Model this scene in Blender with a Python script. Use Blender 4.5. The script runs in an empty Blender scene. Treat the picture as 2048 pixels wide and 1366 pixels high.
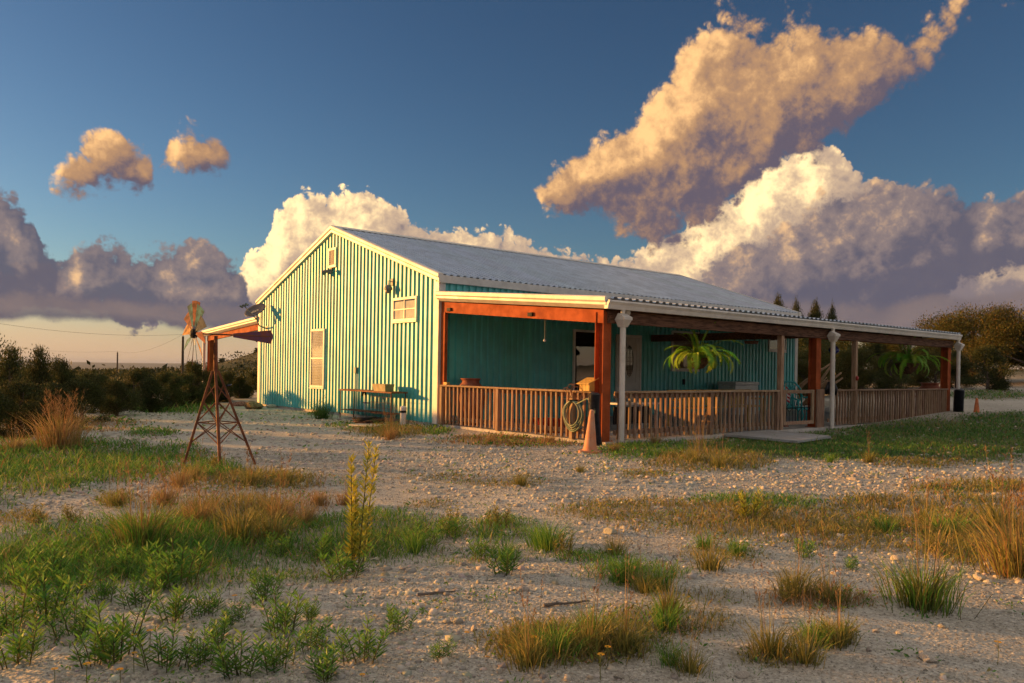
import bpy, math, random
import numpy as np
from mathutils import Vector, Matrix

rnd = random.Random(7)
nrng = np.random.default_rng(11)
SC = bpy.context.scene
COL = SC.collection

# ------------------------------------------------------------------ camera
F_PX = 1561.27; YAW = 0.878; ROLL = 0.0153; SHIFT = 56.4; W2, H2 = 1024.0, 683.0
CAM = Vector((-9.809, -14.366, 1.273))
FW = Vector((math.cos(YAW), math.sin(YAW), 0)); RT = Vector((math.sin(YAW), -math.cos(YAW), 0)); UP = Vector((0, 0, 1))
cam_data = bpy.data.cameras.new('camera'); cam = bpy.data.objects.new('camera', cam_data); COL.objects.link(cam)
cam_data.sensor_width = 36.0; cam_data.lens = F_PX / 2048 * 36.0
cam_data.shift_y = SHIFT / 2048; cam_data.shift_x = SHIFT * math.sin(ROLL) / 2048
cam_data.clip_start = 0.05; cam_data.clip_end = 60000
base = Matrix((RT, UP, -FW)).transposed().to_4x4()
cam.matrix_world = Matrix.Translation(CAM) @ base @ Matrix.Rotation(ROLL, 4, 'Z')
SC.camera = cam

def ray(px, py):
    dx, dy = px - W2, py - H2
    u = dx * math.cos(ROLL) + dy * math.sin(ROLL); w = -dx * math.sin(ROLL) + dy * math.cos(ROLL) - SHIFT
    return FW + RT * (u / F_PX) - UP * (w / F_PX)
def hit(px, py, ax, val):
    v = ray(px, py); return CAM + v * ((val - CAM[ax]) / v[ax])
def at_dist(px, py, dist):
    return CAM + ray(px, py) * dist

# ------------------------------------------------------------------ sun, sky, exposure
SUN_EL = math.radians(8.0)
_d = Vector((0.57, -0.82, 0)).normalized()
SUN_DIR = Vector((-_d.x * math.cos(SUN_EL), -_d.y * math.cos(SUN_EL), math.sin(SUN_EL)))   # towards the sun
sun_data = bpy.data.lights.new('sun', 'SUN'); sun_data.energy = 2.0; sun_data.angle = math.radians(0.6)
sun_data.color = (1.0, 0.45, 0.10)
sun = bpy.data.objects.new('sun', sun_data); COL.objects.link(sun)
sun.rotation_euler = SUN_DIR.to_track_quat('Z', 'Y').to_euler(); sun.location = (-10, 10, 20)
vs = SC.view_settings
vs.view_transform = 'Standard'; vs.look = 'None'; vs.gamma = 1.0; vs.use_curve_mapping = False
vs.exposure = 2.1
SC.render.engine = 'CYCLES'
cy = SC.cycles
cy.max_bounces = 6; cy.diffuse_bounces = 4; cy.glossy_bounces = 3; cy.transmission_bounces = 4; cy.transparent_max_bounces = 12
cy.use_denoising = True; cy.adaptive_threshold = 0.015; cy.caustics_reflective = False; cy.caustics_refractive = False

class Sk:
    """a node socket with arithmetic"""
    def __init__(s, t, o): s.t, s.o = t, o
    def _m(s, op, *a, clamp=False):
        n = s.t.nodes.new('ShaderNodeMath'); n.operation = op; n.use_clamp = clamp
        for i, x in enumerate((s,) + a):
            if isinstance(x, Sk): s.t.links.new(x.o, n.inputs[i])
            else: n.inputs[i].default_value = x
        return Sk(s.t, n.outputs[0])
    def __add__(s, b): return s._m('ADD', b)
    def __radd__(s, b): return s._m('ADD', b)
    def __sub__(s, b): return s._m('SUBTRACT', b)
    def __rsub__(s, b): return (s * -1.0) + b
    def __mul__(s, b): return s._m('MULTIPLY', b)
    def __rmul__(s, b): return s._m('MULTIPLY', b)
    def mx(s, b): return s._m('MAXIMUM', b)
    def mn(s, b): return s._m('MINIMUM', b)
    def sat(s): return s._m('ADD', 0.0, clamp=True)
    def muladd(s, a, b): return s._m('MULTIPLY_ADD', a, b)
    def step(s, lo, hi):
        n = s.t.nodes.new('ShaderNodeMapRange'); n.interpolation_type = 'SMOOTHSTEP'
        s.t.links.new(s.o, n.inputs[0]); n.inputs[1].default_value = lo; n.inputs[2].default_value = hi
        return Sk(s.t, n.outputs[0])

def vmath(t, op, *a):
    n = t.nodes.new('ShaderNodeVectorMath'); n.operation = op
    k = 0
    for x in a:
        if isinstance(x, Sk): t.links.new(x.o, n.inputs[k])
        elif isinstance(x, (int, float)): n.inputs['Scale'].default_value = x; continue
        else: n.inputs[k].default_value = x
        k += 1
    return Sk(t, n.outputs['Value'] if op in ('DOT_PRODUCT', 'LENGTH') else n.outputs[0])
def noise(t, vec, scale, detail=5, rough=0.55, lac=2.0, dist=0.0, color=False):
    n = t.nodes.new('ShaderNodeTexNoise'); n.noise_dimensions = '3D'
    if vec is not None: t.links.new(vec.o, n.inputs['Vector'])
    n.inputs['Scale'].default_value = scale; n.inputs['Detail'].default_value = detail
    n.inputs['Roughness'].default_value = rough; n.inputs['Lacunarity'].default_value = lac; n.inputs['Distortion'].default_value = dist
    return Sk(t, n.outputs['Color' if color else 'Fac'])
def mixc(t, fac, a, b, blend='MIX'):
    n = t.nodes.new('ShaderNodeMix'); n.data_type = 'RGBA'; n.blend_type = blend
    for i, x in ((0, fac), (6, a), (7, b)):
        if isinstance(x, Sk): t.links.new(x.o, n.inputs[i])
        elif isinstance(x, (int, float)): n.inputs[i].default_value = x
        else: n.inputs[i].default_value = (x[0], x[1], x[2], 1)
    return Sk(t, n.outputs[2])

def azel(px, py):
    v = ray(px, py).normalized()
    return math.degrees(math.atan2(v.dot(RT), v.dot(FW))), math.degrees(math.asin(v.z))

#   cloud layers as silhouettes: (px, top py, bottom py) read along the horizon, turned into azimuth and elevation
CL_TOWER = [(-150, 540, 640), (150, 590, 640), (300, 600, 650), (400, 590, 650), (470, 560, 650), (525, 490, 650), (552, 425, 650), (600, 402, 650), (655, 415, 650),
    (712, 388, 650), (765, 415, 650), (800, 440, 600), (850, 458, 600), (930, 474, 600), (1040, 495, 540), (1120, 506, 535), (1240, 522, 560), (1290, 505, 620), (1350, 480, 650),
    (1400, 440, 650), (1480, 395, 650), (1515, 335, 650), (1600, 300, 650), (1680, 312, 650), (1720, 360, 650), (1800, 385, 650), (1900, 430, 650), (2048, 480, 640), (2300, 470, 640)]
CL_DARK = [(-200, 500, 640), (-60, 380, 640), (20, 382, 620), (62, 450, 615), (78, 540, 640), (112, 552, 640), (135, 500, 640), (175, 482, 640), (230, 478, 640), (300, 496, 640), (400, 515, 640),
    (465, 535, 640), (500, 590, 635), (540, 660, 600), (1260, 660, 600), (1330, 585, 640), (1420, 540, 650), (1500, 470, 650), (1590, 425, 655), (1680, 392, 640), (1750, 358, 625), (1800, 368, 612),
    (1850, 376, 600), (1890, 395, 592), (1930, 440, 575), (1965, 405, 560), (2020, 392, 545), (2090, 400, 540), (2300, 470, 560)]
CL_BAND = [(-200, 590, 640), (0, 604, 648), (150, 602, 652), (300, 606, 640), (400, 618, 650), (500, 622, 660), (560, 636, 656), (620, 690, 630), (1250, 690, 630), (1340, 600, 640), (1500, 598, 660),
    (1660, 600, 665), (1760, 602, 668), (1840, 592, 668), (1930, 598, 668), (2048, 590, 668), (2300, 600, 660)]
CL_NEAR = [(-300, 300, 200), (88, 420, 330), (102, 345, 400), (178, 306, 390), (222, 292, 384), (255, 318, 378), (300, 342, 384), (318, 380, 320), (332, 308, 340), (372, 284, 350), (415, 300, 350),
    (445, 312, 344), (470, 380, 300), (1055, 420, 280), (1085, 380, 410), (1200, 258, 440), (1260, 225, 452), (1330, 150, 455), (1400, 90, 448), (1450, 52, 440),
    (1500, 36, 420), (1550, 38, 345), (1610, 32, 315), (1680, 48, 285), (1745, 20, 255), (1810, 38, 185), (1890, 20, 95), (1925, -30, 60), (1955, -60, 10), (1985, 60, -80)]
AZ0, AZ1, EL0, EL1 = -45.0, 45.0, -6.0, 40.0

def ramp_of(t, az, prof):
    n = t.nodes.new('ShaderNodeValToRGB'); cr = n.color_ramp; cr.interpolation = 'LINEAR'
    pts = []
    for (x, yt, yb) in prof:
        a1, e1 = azel(x, yt); a2, e2 = azel(x, yb)
        pts.append(((a1 * 0.5 + a2 * 0.5 - AZ0) / (AZ1 - AZ0), (e1 - EL0) / (EL1 - EL0), (e2 - EL0) / (EL1 - EL0)))
    while len(cr.elements) > 1: cr.elements.remove(cr.elements[0])
    cr.elements[0].position = pts[0][0]
    for p in pts[1:]: cr.elements.new(p[0])
    for e, p in zip(cr.elements, pts): e.color = (p[1], p[2], 0, 1)
    u = (az - AZ0) * (1 / (AZ1 - AZ0))
    t.links.new(u.o, n.inputs[0])
    sp = t.nodes.new('ShaderNodeSeparateColor'); t.links.new(n.outputs[0], sp.inputs[0])
    return Sk(t, sp.outputs[0]) * (EL1 - EL0) + EL0, Sk(t, sp.outputs[1]) * (EL1 - EL0) + EL0

world = bpy.data.worlds.new('World'); SC.world = world; world.use_nodes = True
t = world.node_tree; t.nodes.clear()
out = t.nodes.new('ShaderNodeOutputWorld'); bg = t.nodes.new('ShaderNodeBackground')
t.links.new(bg.outputs[0], out.inputs[0])
sky = t.nodes.new('ShaderNodeTexSky'); sky.sky_type = 'NISHITA'; sky.sun_disc = False
sky.sun_elevation = SUN_EL; sky.sun_rotation = math.atan2(SUN_DIR.x, SUN_DIR.y)
sky.altitude = 300; sky.air_density = 1.0; sky.dust_density = 0.8; sky.ozone_density = 2.6
SKY_STRENGTH = 0.055
bg.inputs['Strength'].default_value = 0.80
world.cycles.sampling_method = 'MANUAL'; world.cycles.sample_map_resolution = 256
tc = t.nodes.new('ShaderNodeTexCoord'); D = vmath(t, 'NORMALIZE', Sk(t, tc.outputs['Generated']))
gm = t.nodes.new('ShaderNodeGamma'); gm.inputs[1].default_value = 1.3      # a little more contrast over the whole sky
t.links.new(vmath(t, 'SCALE', Sk(t, sky.outputs[0]), SKY_STRENGTH).o, gm.inputs[0]); skyc = vmath(t, 'SCALE', Sk(t, gm.outputs[0]), 0.95)

def sky_field(D0):
    """azimuth, elevation (gently warped) and two noises for one direction"""
    wn = noise(t, D0, 6.0, 2, 0.5, color=True)
    Dw = vmath(t, 'ADD', D0, vmath(t, 'SCALE', vmath(t, 'SUBTRACT', wn, (0.5, 0.5, 0.5)), 0.045))
    a = vmath(t, 'DOT_PRODUCT', Dw, tuple(RT)); b = vmath(t, 'DOT_PRODUCT', Dw, tuple(FW)); c = vmath(t, 'DOT_PRODUCT', Dw, (0, 0, 1))
    az = a._m('ARCTAN2', b) * (180 / math.pi); el = c.mn(1.0)._m('ARCSINE') * (180 / math.pi)
    n1 = noise(t, D0, 10.0, 7, 0.6, 2.1) - 0.5
    bl = None
    for k, wgt in ((22.0, 0.5), (52.0, 0.32), (115.0, 0.2), (250.0, 0.11)):
        q = ((noise(t, D0, k, 0, 0.5) * 2.0 - 1.0)._m('ABSOLUTE') - 0.22) * wgt
        bl = q if bl is None else bl + q
    return az, el, n1, bl
SUNLIT = (SUN_DIR + Vector((0, 0, 0.6))).normalized()
DELTA = 0.026
S0 = sky_field(D)
S1 = sky_field(vmath(t, 'ADD', vmath(t, 'ADD', D, tuple(SUNLIT * DELTA)), S0[2] * 1e-7))
def dens(S, prof, soft_top, soft_bot, an, ab):
    az, el, n1, bl = S
    tp, bt = ramp_of(t, az, prof)
    F = ((tp - el) * (1 / soft_top)).mn((el - bt) * (1 / soft_bot)).mn(1.6) + n1 * an + bl * ab
    return F, tp, bt
def layer(col, prof, st, sb, an, ab, e0, e1, gain, bias, hk, lit, mid, shade, opac=1.0):
    F0, tp, bt = dens(S0, prof, st, sb, an, ab)
    F1, _, _ = dens(S1, prof, st, sb, an, ab)
    L = (F0 - F1) * gain + ((S0[1] - bt) * (1 / 10.0)).mn(1.0).mx(-0.5) * hk + bias
    c = mixc(t, L.step(0.0, 0.55), shade, mid); c = mixc(t, L.step(0.45, 1.0), c, lit)
    return mixc(t, F0.step(e0, e1) * opac, col, c)
hz_f = (1.0 - S0[1].step(0.0, 5.0)) * 0.72                         # dusty glow along the whole horizon
skyc = mixc(t, hz_f, skyc, (0.235, 0.150, 0.098))
c = layer(skyc, [(x, yt - 14, yb) for x, yt, yb in CL_TOWER], 2.2, 2.0, 1.0, 1.5, -0.05, 0.14, 0.50, 0.22, 0.26, (0.46, 0.33, 0.165), (0.19, 0.135, 0.092), (0.070, 0.057, 0.062))
c = layer(c, [(x, yt - 12 if yt < yb else yt, yb + 14 if yt < yb else yb) for x, yt, yb in CL_DARK], 2.0, 2.0, 2.9, 1.5, 0.0, 0.34, 0.5, 0.10, 0.10, (0.28, 0.17, 0.085), (0.078, 0.060, 0.060), (0.033, 0.032, 0.046), 0.97)
c = layer(c, [(x, yt - 10, yb + 12) if yt < yb else (x, yt, yb) for x, yt, yb in CL_BAND], 0.9, 0.8, 1.9, 0.7, -0.1, 0.7, 0.25, 0.10, 0.0, (0.17, 0.11, 0.07), (0.068, 0.052, 0.052), (0.035, 0.032, 0.043), 0.92)
c = layer(c, [(x, yt - (2 if x > 600 else 12), yb + (22 if x > 600 else 14)) if yt < yb else (x, yt, yb) for x, yt, yb in CL_NEAR], 2.0, 2.6, 3.9, 1.5, -0.02, 0.55, 0.36, 0.22, 0.19, (0.36, 0.205, 0.085), (0.150, 0.085, 0.046), (0.040, 0.033, 0.045))
# brighter neutral cloud added out of view to lift the ambient light
fld = noise(t, vmath(t, 'MULTIPLY', D, (1, 1, 1.6)), 3.2, 5, 0.55) + S0[2] * 0.35 + S0[3] * 0.12
msk = S0[0]._m('ABSOLUTE').step(40.0, 52.0).mx(S0[1].step(27.0, 36.0)) * S0[1].step(1.0, 5.0)
Lf = (S0[2] - S1[2]) * 0.9 + S0[1] * 0.004 + 0.45
cf = mixc(t, Lf.step(0.0, 0.55), (0.058, 0.058, 0.074), (0.205, 0.180, 0.158)); cf = mixc(t, Lf.step(0.45, 1.0), cf, (0.46, 0.385, 0.28))
c = mixc(t, fld.step(0.46, 0.54) * msk, c, cf)
t.links.new(c.o, bg.inputs['Color'])

# ------------------------------------------------------------------ materials
MATS = {}
def mat(name, col, rough=0.7, metal=0.0, var=0.12, vscale=6.0, col2=None, bump=0.0, bscale=60.0, spec=0.5, stretch=None, objrand=0.0, coat=0.0, transl=0.0, dirt=None, attr=None):
    if name in MATS: return MATS[name]
    m = bpy.data.materials.new(name); m.use_nodes = True; t = m.node_tree
    b = t.nodes['Principled BSDF']; o = t.nodes['Material Output']
    tc = t.nodes.new('ShaderNodeTexCoord'); v = Sk(t, tc.outputs['Object'])
    if stretch:
        mp = t.nodes.new('ShaderNodeMapping'); t.links.new(v.o, mp.inputs[0]); mp.inputs['Scale'].default_value = stretch; v = Sk(t, mp.outputs[0])
    if objrand:
        oi = t.nodes.new('ShaderNodeObjectInfo'); rv = Sk(t, oi.outputs['Random'])
        v = vmath(t, 'ADD', v, rv * 37.0)
    n = noise(t, v, vscale, 6, 0.6)
    c2 = col2 if col2 else tuple(x * (1 - 2.2 * var) for x in col)
    c1 = col if col2 else tuple(min(1, x * (1 + var)) for x in col)
    c = mixc(t, n.step(0.32, 0.68), c1, c2)
    if attr:
        at = t.nodes.new('ShaderNodeAttribute'); at.attribute_name = attr
        c = mixc(t, 1.0, c, Sk(t, at.outputs['Color']), 'MULTIPLY')
    if objrand:
        g = t.nodes.new('ShaderNodeHueSaturation'); t.links.new(c.o, g.inputs['Color'])
        vv = (rv - 0.5) * objrand + 1.0; t.links.new(vv.o, g.inputs['Value'])
        r2 = ((rv * 7.13)._m('FRACT') - 0.5) * (0.10 * min(1, objrand * 2) if objrand != 0.45 and objrand != 0.3 else 0.02) + 0.5; t.links.new(r2.o, g.inputs['Hue'])
        c = Sk(t, g.outputs[0])
    if dirt:
        n2 = noise(t, v, dirt[1], 7, 0.65); c = mixc(t, n2.step(0.52, 0.75) * dirt[2], c, dirt[0])
    t.links.new(c.o, b.inputs['Base Color'])
    b.inputs['Roughness'].default_value = rough; b.inputs['Metallic'].default_value = metal
    b.inputs['Specular IOR Level'].default_value = spec; b.inputs['Coat Weight'].default_value = coat; b.inputs['Coat Roughness'].default_value = 0.25 if coat != 0.7 else 0.48; b.inputs['Coat IOR'].default_value = 1.5 if coat != 0.7 else 1.8
    rr = (n - 0.5) * 0.3 + rough; t.links.new(rr.sat().o, b.inputs['Roughness'])
    if bump:
        bp = t.nodes.new('ShaderNodeBump'); bp.inputs['Strength'].default_value = bump; bp.inputs['Distance'].default_value = 0.01
        t.links.new(noise(t, v, bscale, 5, 0.6).o, bp.inputs['Height']); t.links.new(bp.outputs[0], b.inputs['Normal'])
    if transl:
        tr = t.nodes.new('ShaderNodeBsdfTranslucent'); t.links.new(c.o, tr.inputs[0])
        mx = t.nodes.new('ShaderNodeMixShader'); mx.inputs[0].default_value = transl
        t.links.new(b.outputs[0], mx.inputs[1]); t.links.new(tr.outputs[0], mx.inputs[2]); t.links.new(mx.outputs[0], o.inputs[0])
    MATS[name] = m; return m

def glass(name, tint=(0.8, 0.85, 0.85), dark=0.35):
    m = bpy.data.materials.new(name); m.use_nodes = True; t = m.node_tree; t.nodes.remove(t.nodes['Principled BSDF'])
    o = t.nodes['Material Output']; gl = t.nodes.new('ShaderNodeBsdfGlossy'); gl.inputs['Roughness'].default_value = 0.02; gl.inputs[0].default_value = (0.9, 0.9, 0.9, 1)
    tr = t.nodes.new('ShaderNodeBsdfTransparent'); tr.inputs[0].default_value = (*tint, 1)
    ge = t.nodes.new('ShaderNodeNewGeometry'); cs = vmath(t, 'DOT_PRODUCT', Sk(t, ge.outputs['Normal']), Sk(t, ge.outputs['Incoming']))._m('ABSOLUTE')
    fr = (1.0 - cs)._m('POWER', 5.0) * 0.95 + 0.045
    tc = t.nodes.new('ShaderNodeTexCoord'); bp = t.nodes.new('ShaderNodeBump'); bp.inputs['Strength'].default_value = 0.05; bp.inputs['Distance'].default_value = 0.02
    t.links.new(noise(t, Sk(t, tc.outputs['Object']), 1.6, 2).o, bp.inputs['Height']); t.links.new(bp.outputs[0], gl.inputs['Normal'])
    mx = t.nodes.new('ShaderNodeMixShader'); f = fr + dark
    t.links.new(f.sat().o, mx.inputs[0]); t.links.new(tr.outputs[0], mx.inputs[1]); t.links.new(gl.outputs[0], mx.inputs[2]); t.links.new(mx.outputs[0], o.inputs[0])
    MATS[name] = m; return m

M_TEAL = mat('teal_painted_steel', (0.045, 0.470, 0.440), 0.60, 0.0, 0.08, 1.6, bump=0.05, bscale=3.0, spec=0.8, coat=0.7, objrand=0.12, dirt=((0.12, 0.34, 0.29), 2.3, 0.3))
M_ROOF = mat('galvalume_steel', (0.53, 0.60, 0.69), 0.38, 0.45, 0.08, 2.0, bump=0.03, bscale=4.0, dirt=((0.33, 0.33, 0.33), 3.0, 0.4), objrand=0.14)  # blue tint puts the reflected sky into the grey base colour
M_WHITE = mat('white_trim_paint', (0.70, 0.66, 0.60), 0.45, 0.0, 0.06, 3.0, dirt=((0.45, 0.38, 0.28), 5.0, 0.4))
M_RED = mat('red_oxide_steel', (0.40, 0.092, 0.028), 0.75, 0.0, 0.12, 4.0, dirt=((0.22, 0.05, 0.03), 5.0, 0.5), spec=0.15)
M_WOOD = mat('weathered_wood', (0.40, 0.27, 0.18), 0.8, 0.0, 0.25, 5.0, col2=(0.24, 0.14, 0.085), bump=0.3, bscale=30, stretch=(6, 6, 0.7), objrand=0.45, spec=0.25)
M_WOODX = mat('weathered_rail_wood', (0.40, 0.27, 0.18), 0.8, 0.0, 0.25, 5.0, col2=(0.26, 0.16, 0.10), bump=0.3, bscale=30, stretch=(0.8, 6, 6), objrand=0.3, spec=0.25)
M_DKWOOD = mat('dark_stained_wood', (0.15, 0.075, 0.045), 0.8, 0.0, 0.3, 6.0, stretch=(0.6, 5, 5), spec=0.2)
M_CONC = mat('concrete', (0.55, 0.51, 0.46), 0.9, 0.0, 0.12, 4.0, bump=0.3, bscale=40, dirt=((0.25, 0.21, 0.16), 1.5, 0.6), spec=0.2)
M_RUST = mat('rusted_steel', (0.25, 0.085, 0.035), 0.75, 0.2, 0.3, 9.0, col2=(0.12, 0.04, 0.02), bump=0.3, bscale=90)
M_BLACK = mat('black_metal', (0.015, 0.015, 0.016), 0.7, 0.0, 0.2, 8.0, spec=0.2)
M_TERRA = mat('terracotta', (0.34, 0.10, 0.05), 0.75, 0.0, 0.15, 5.0, bump=0.2, bscale=30, dirt=((0.45, 0.33, 0.25), 4.0, 0.35))
M_DARK = mat('dark_interior', (0.012, 0.011, 0.010), 0.9, 0.0, 0.2, 2.0)
M_BLIND = mat('white_blind', (0.62, 0.58, 0.50), 0.6, 0.0, 0.05, 3.0)
M_CURTAIN = mat('tan_curtain', (0.30, 0.22, 0.15), 0.9, 0.0, 0.25, 4.0, stretch=(9, 1, 0.5))
M_GLASS = glass('window_glass', (0.85, 0.88, 0.88), 0.04)
M_GLASSD = glass('dark_window_glass', (0.4, 0.42, 0.42), 0.10)
M_DOOR = mat('cream_door_paint', (0.58, 0.56, 0.50), 0.5, 0.0, 0.05, 3.0)
M_GREY = mat('grey_plastic', (0.20, 0.19, 0.18), 0.5, 0.0, 0.1, 6.0)
M_PVC = mat('white_pvc', (0.70, 0.68, 0.64), 0.4, 0.0, 0.06, 8.0)
M_BLUE = mat('cobalt_glaze', (0.012, 0.022, 0.20), 0.2, 0.0, 0.2, 8.0, coat=0.6)
M_TURQ = mat('turquoise_paint', (0.03, 0.46, 0.47), 0.45, 0.0, 0.15, 8.0)
M_CONE = mat('faded_orange_plastic', (0.62, 0.23, 0.10), 0.7, 0.0, 0.2, 5.0, col2=(0.55, 0.30, 0.19), dirt=((0.16, 0.10, 0.08), 7.0, 0.7))
M_CONE2 = mat('orange_plastic', (0.58, 0.16, 0.05), 0.7, 0.0, 0.2, 5.0, dirt=((0.25, 0.14, 0.09), 7.0, 0.5))
M_HOSE = mat('pale_green_hose', (0.30, 0.33, 0.22), 0.5, 0.0, 0.3, 3.0, col2=(0.10, 0.18, 0.10))
M_PLASTIC = mat('black_ribbed_plastic', (0.018, 0.018, 0.024), 0.35, 0.0, 0.3, 9.0)
M_ROCK = mat('limestone', (0.48, 0.43, 0.35), 0.9, 0.0, 0.18, 8.0, bump=0.5, bscale=30, objrand=0.35, spec=0.2)
M_REDROCK = mat('reddish_stone', (0.36, 0.20, 0.13), 0.9, 0.0, 0.3, 6.0, bump=0.5, bscale=25, objrand=0.4, spec=0.2)
M_PLATE = mat('weathered_grey_board', (0.46, 0.46, 0.48), 0.5, 0.1, 0.3, 3.0, col2=(0.33, 0.32, 0.31), dirt=((0.50, 0.45, 0.38), 2.0, 0.6))
M_YELLOW = mat('yellow_wood', (0.62, 0.38, 0.09), 0.65, 0.0, 0.15, 5.0, stretch=(6, 6, 1))  # one warm yellow for the bench, box, block and umbrella handle

# ------------------------------------------------------------------ mesh helpers
def link(o, parent=None):
    COL.objects.link(o)
    if parent is not None:
        o.parent = parent
    return o
def thing(name, label, cat, loc, group=None, rot=(0, 0, 0)):
    o = bpy.data.objects.new(name, None); o.empty_display_size = 0.2; COL.objects.link(o)
    o.location = loc; o.rotation_euler = rot; o['label'] = label; o['category'] = cat
    if group: o['group'] = group
    return o
def tag(o, label, cat, group=None):
    o['label'] = label; o['category'] = cat
    if group: o['group'] = group
    return o
class MB:
    def __init__(s): s.v = []; s.f = []
    def add(s, vs, fs):
        k = len(s.v); s.v += [tuple(x) for x in vs]; s.f += [tuple(i + k for i in f) for f in fs]; return s
    def box(s, c, d, rot=None):
        hx, hy, hz = d[0] / 2, d[1] / 2, d[2] / 2
        p = [Vector((x, y, z)) for x in (-hx, hx) for y in (-hy, hy) for z in (-hz, hz)]
        if rot is not None: p = [rot @ q for q in p]
        return s.add([Vector(c) + q for q in p], [(0, 1, 3, 2), (4, 6, 7, 5), (0, 4, 5, 1), (2, 3, 7, 6), (0, 2, 6, 4), (1, 5, 7, 3)])
    def span(s, a, b):
        return s.box([(a[i] + b[i]) / 2 for i in range(3)], [abs(b[i] - a[i]) for i in range(3)])
    def bar(s, a, b, w, h=None, up=(0, 0, 1)):
        a, b = Vector(a), Vector(b); z = (b - a); l = z.length; z.normalize()
        x = Vector(up).cross(z)
        if x.length < 1e-4: x = Vector((1, 0, 0)).cross(z)
        x.normalize(); y = z.cross(x)
        return s.box((a + b) / 2, (w, h or w, l), Matrix((x, y, z)).transposed())
    def path(s, pts, r, n=8, cap=True):
        pts = [Vector(p) for p in pts]; k = len(s.v); m = len(pts)
        rs = r if isinstance(r, (list, tuple)) else [r] * m
        side = None
        for i, p in enumerate(pts):
            tg = (pts[min(i + 1, m - 1)] - pts[max(i - 1, 0)])
            if tg.length < 1e-9: tg = Vector((0, 0, 1))
            tg.normalize()
            if side is None:
                side = tg.orthogonal().normalized()
            side = (side - tg * side.dot(tg))
            side = side.normalized() if side.length > 1e-6 else tg.orthogonal().normalized()
            o = tg.cross(side)
            for j in range(n):
                a = 2 * math.pi * j / n
                s.v.append(tuple(p + (side * math.cos(a) + o * math.sin(a)) * rs[i]))
        for i in range(m - 1):
            for j in range(n):
                s.f.append((k + i * n + j, k + i * n + (j + 1) % n, k + (i + 1) * n + (j + 1) % n, k + (i + 1) * n + j))
        if cap:
            s.f.append(tuple(k + j for j in range(n))[::-1]); s.f.append(tuple(k + (m - 1) * n + j for j in range(n)))
        return s
    def lathe(s, prof, c=(0, 0, 0), n=20, sx=1, sy=1):
        k = len(s.v)
        for (r, z) in prof:
            for j in range(n):
                a = 2 * math.pi * j / n
                s.v.append((c[0] + r * math.cos(a) * sx, c[1] + r * math.sin(a) * sy, c[2] + z))
        for i in range(len(prof) - 1):
            for j in range(n):
                s.f.append((k + i * n + j, k + i * n + (j + 1) % n, k + (i + 1) * n + (j + 1) % n, k + (i + 1) * n + j))
        return s
    def loft(s, a, b):
        """closed prism between two outlines of the same length"""
        n = len(a)
        return s.add(list(a) + list(b), [(i, (i + 1) % n, n + (i + 1) % n, n + i) for i in range(n)] + [tuple(range(n))[::-1], tuple(range(n, 2 * n))])
    def mesh(s, name, m, smooth=False):
        me = bpy.data.meshes.new(name); me.from_pydata(s.v, [], s.f); me.materials.append(m)
        if smooth: me.polygons.foreach_set('use_smooth', [True] * len(me.polygons))
        me.update(); return me
    def obj(s, name, m, parent=None, smooth=False, bevel=0.0):
        """coordinates are world coordinates unless the parent has been rotated"""
        o = bpy.data.objects.new(name, s.mesh(name, m, smooth)); link(o, parent)
        if parent is not None:
            q = parent; off = Vector((0, 0, 0))
            while q is not None: off += q.location; q = q.parent
            o.location = -off
        if bevel:
            b = o.modifiers.new('bevel', 'BEVEL'); b.width = bevel; b.segments = 2; b.limit_method = 'ANGLE'
        return o
def place(name, me, loc, parent, rot=(0, 0, 0), scale=(1, 1, 1)):
    o = bpy.data.objects.new(name, me); link(o, parent)
    q = parent; off = Vector((0, 0, 0))
    while q is not None: off += q.location; q = q.parent
    o.location = Vector(loc) - off; o.rotation_euler = rot; o.scale = scale
    return o
def fix_normals(me):
    import bmesh
    bm = bmesh.new(); bm.from_mesh(me); bmesh.ops.recalc_face_normals(bm, faces=bm.faces); bm.to_mesh(me); bm.free()

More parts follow.
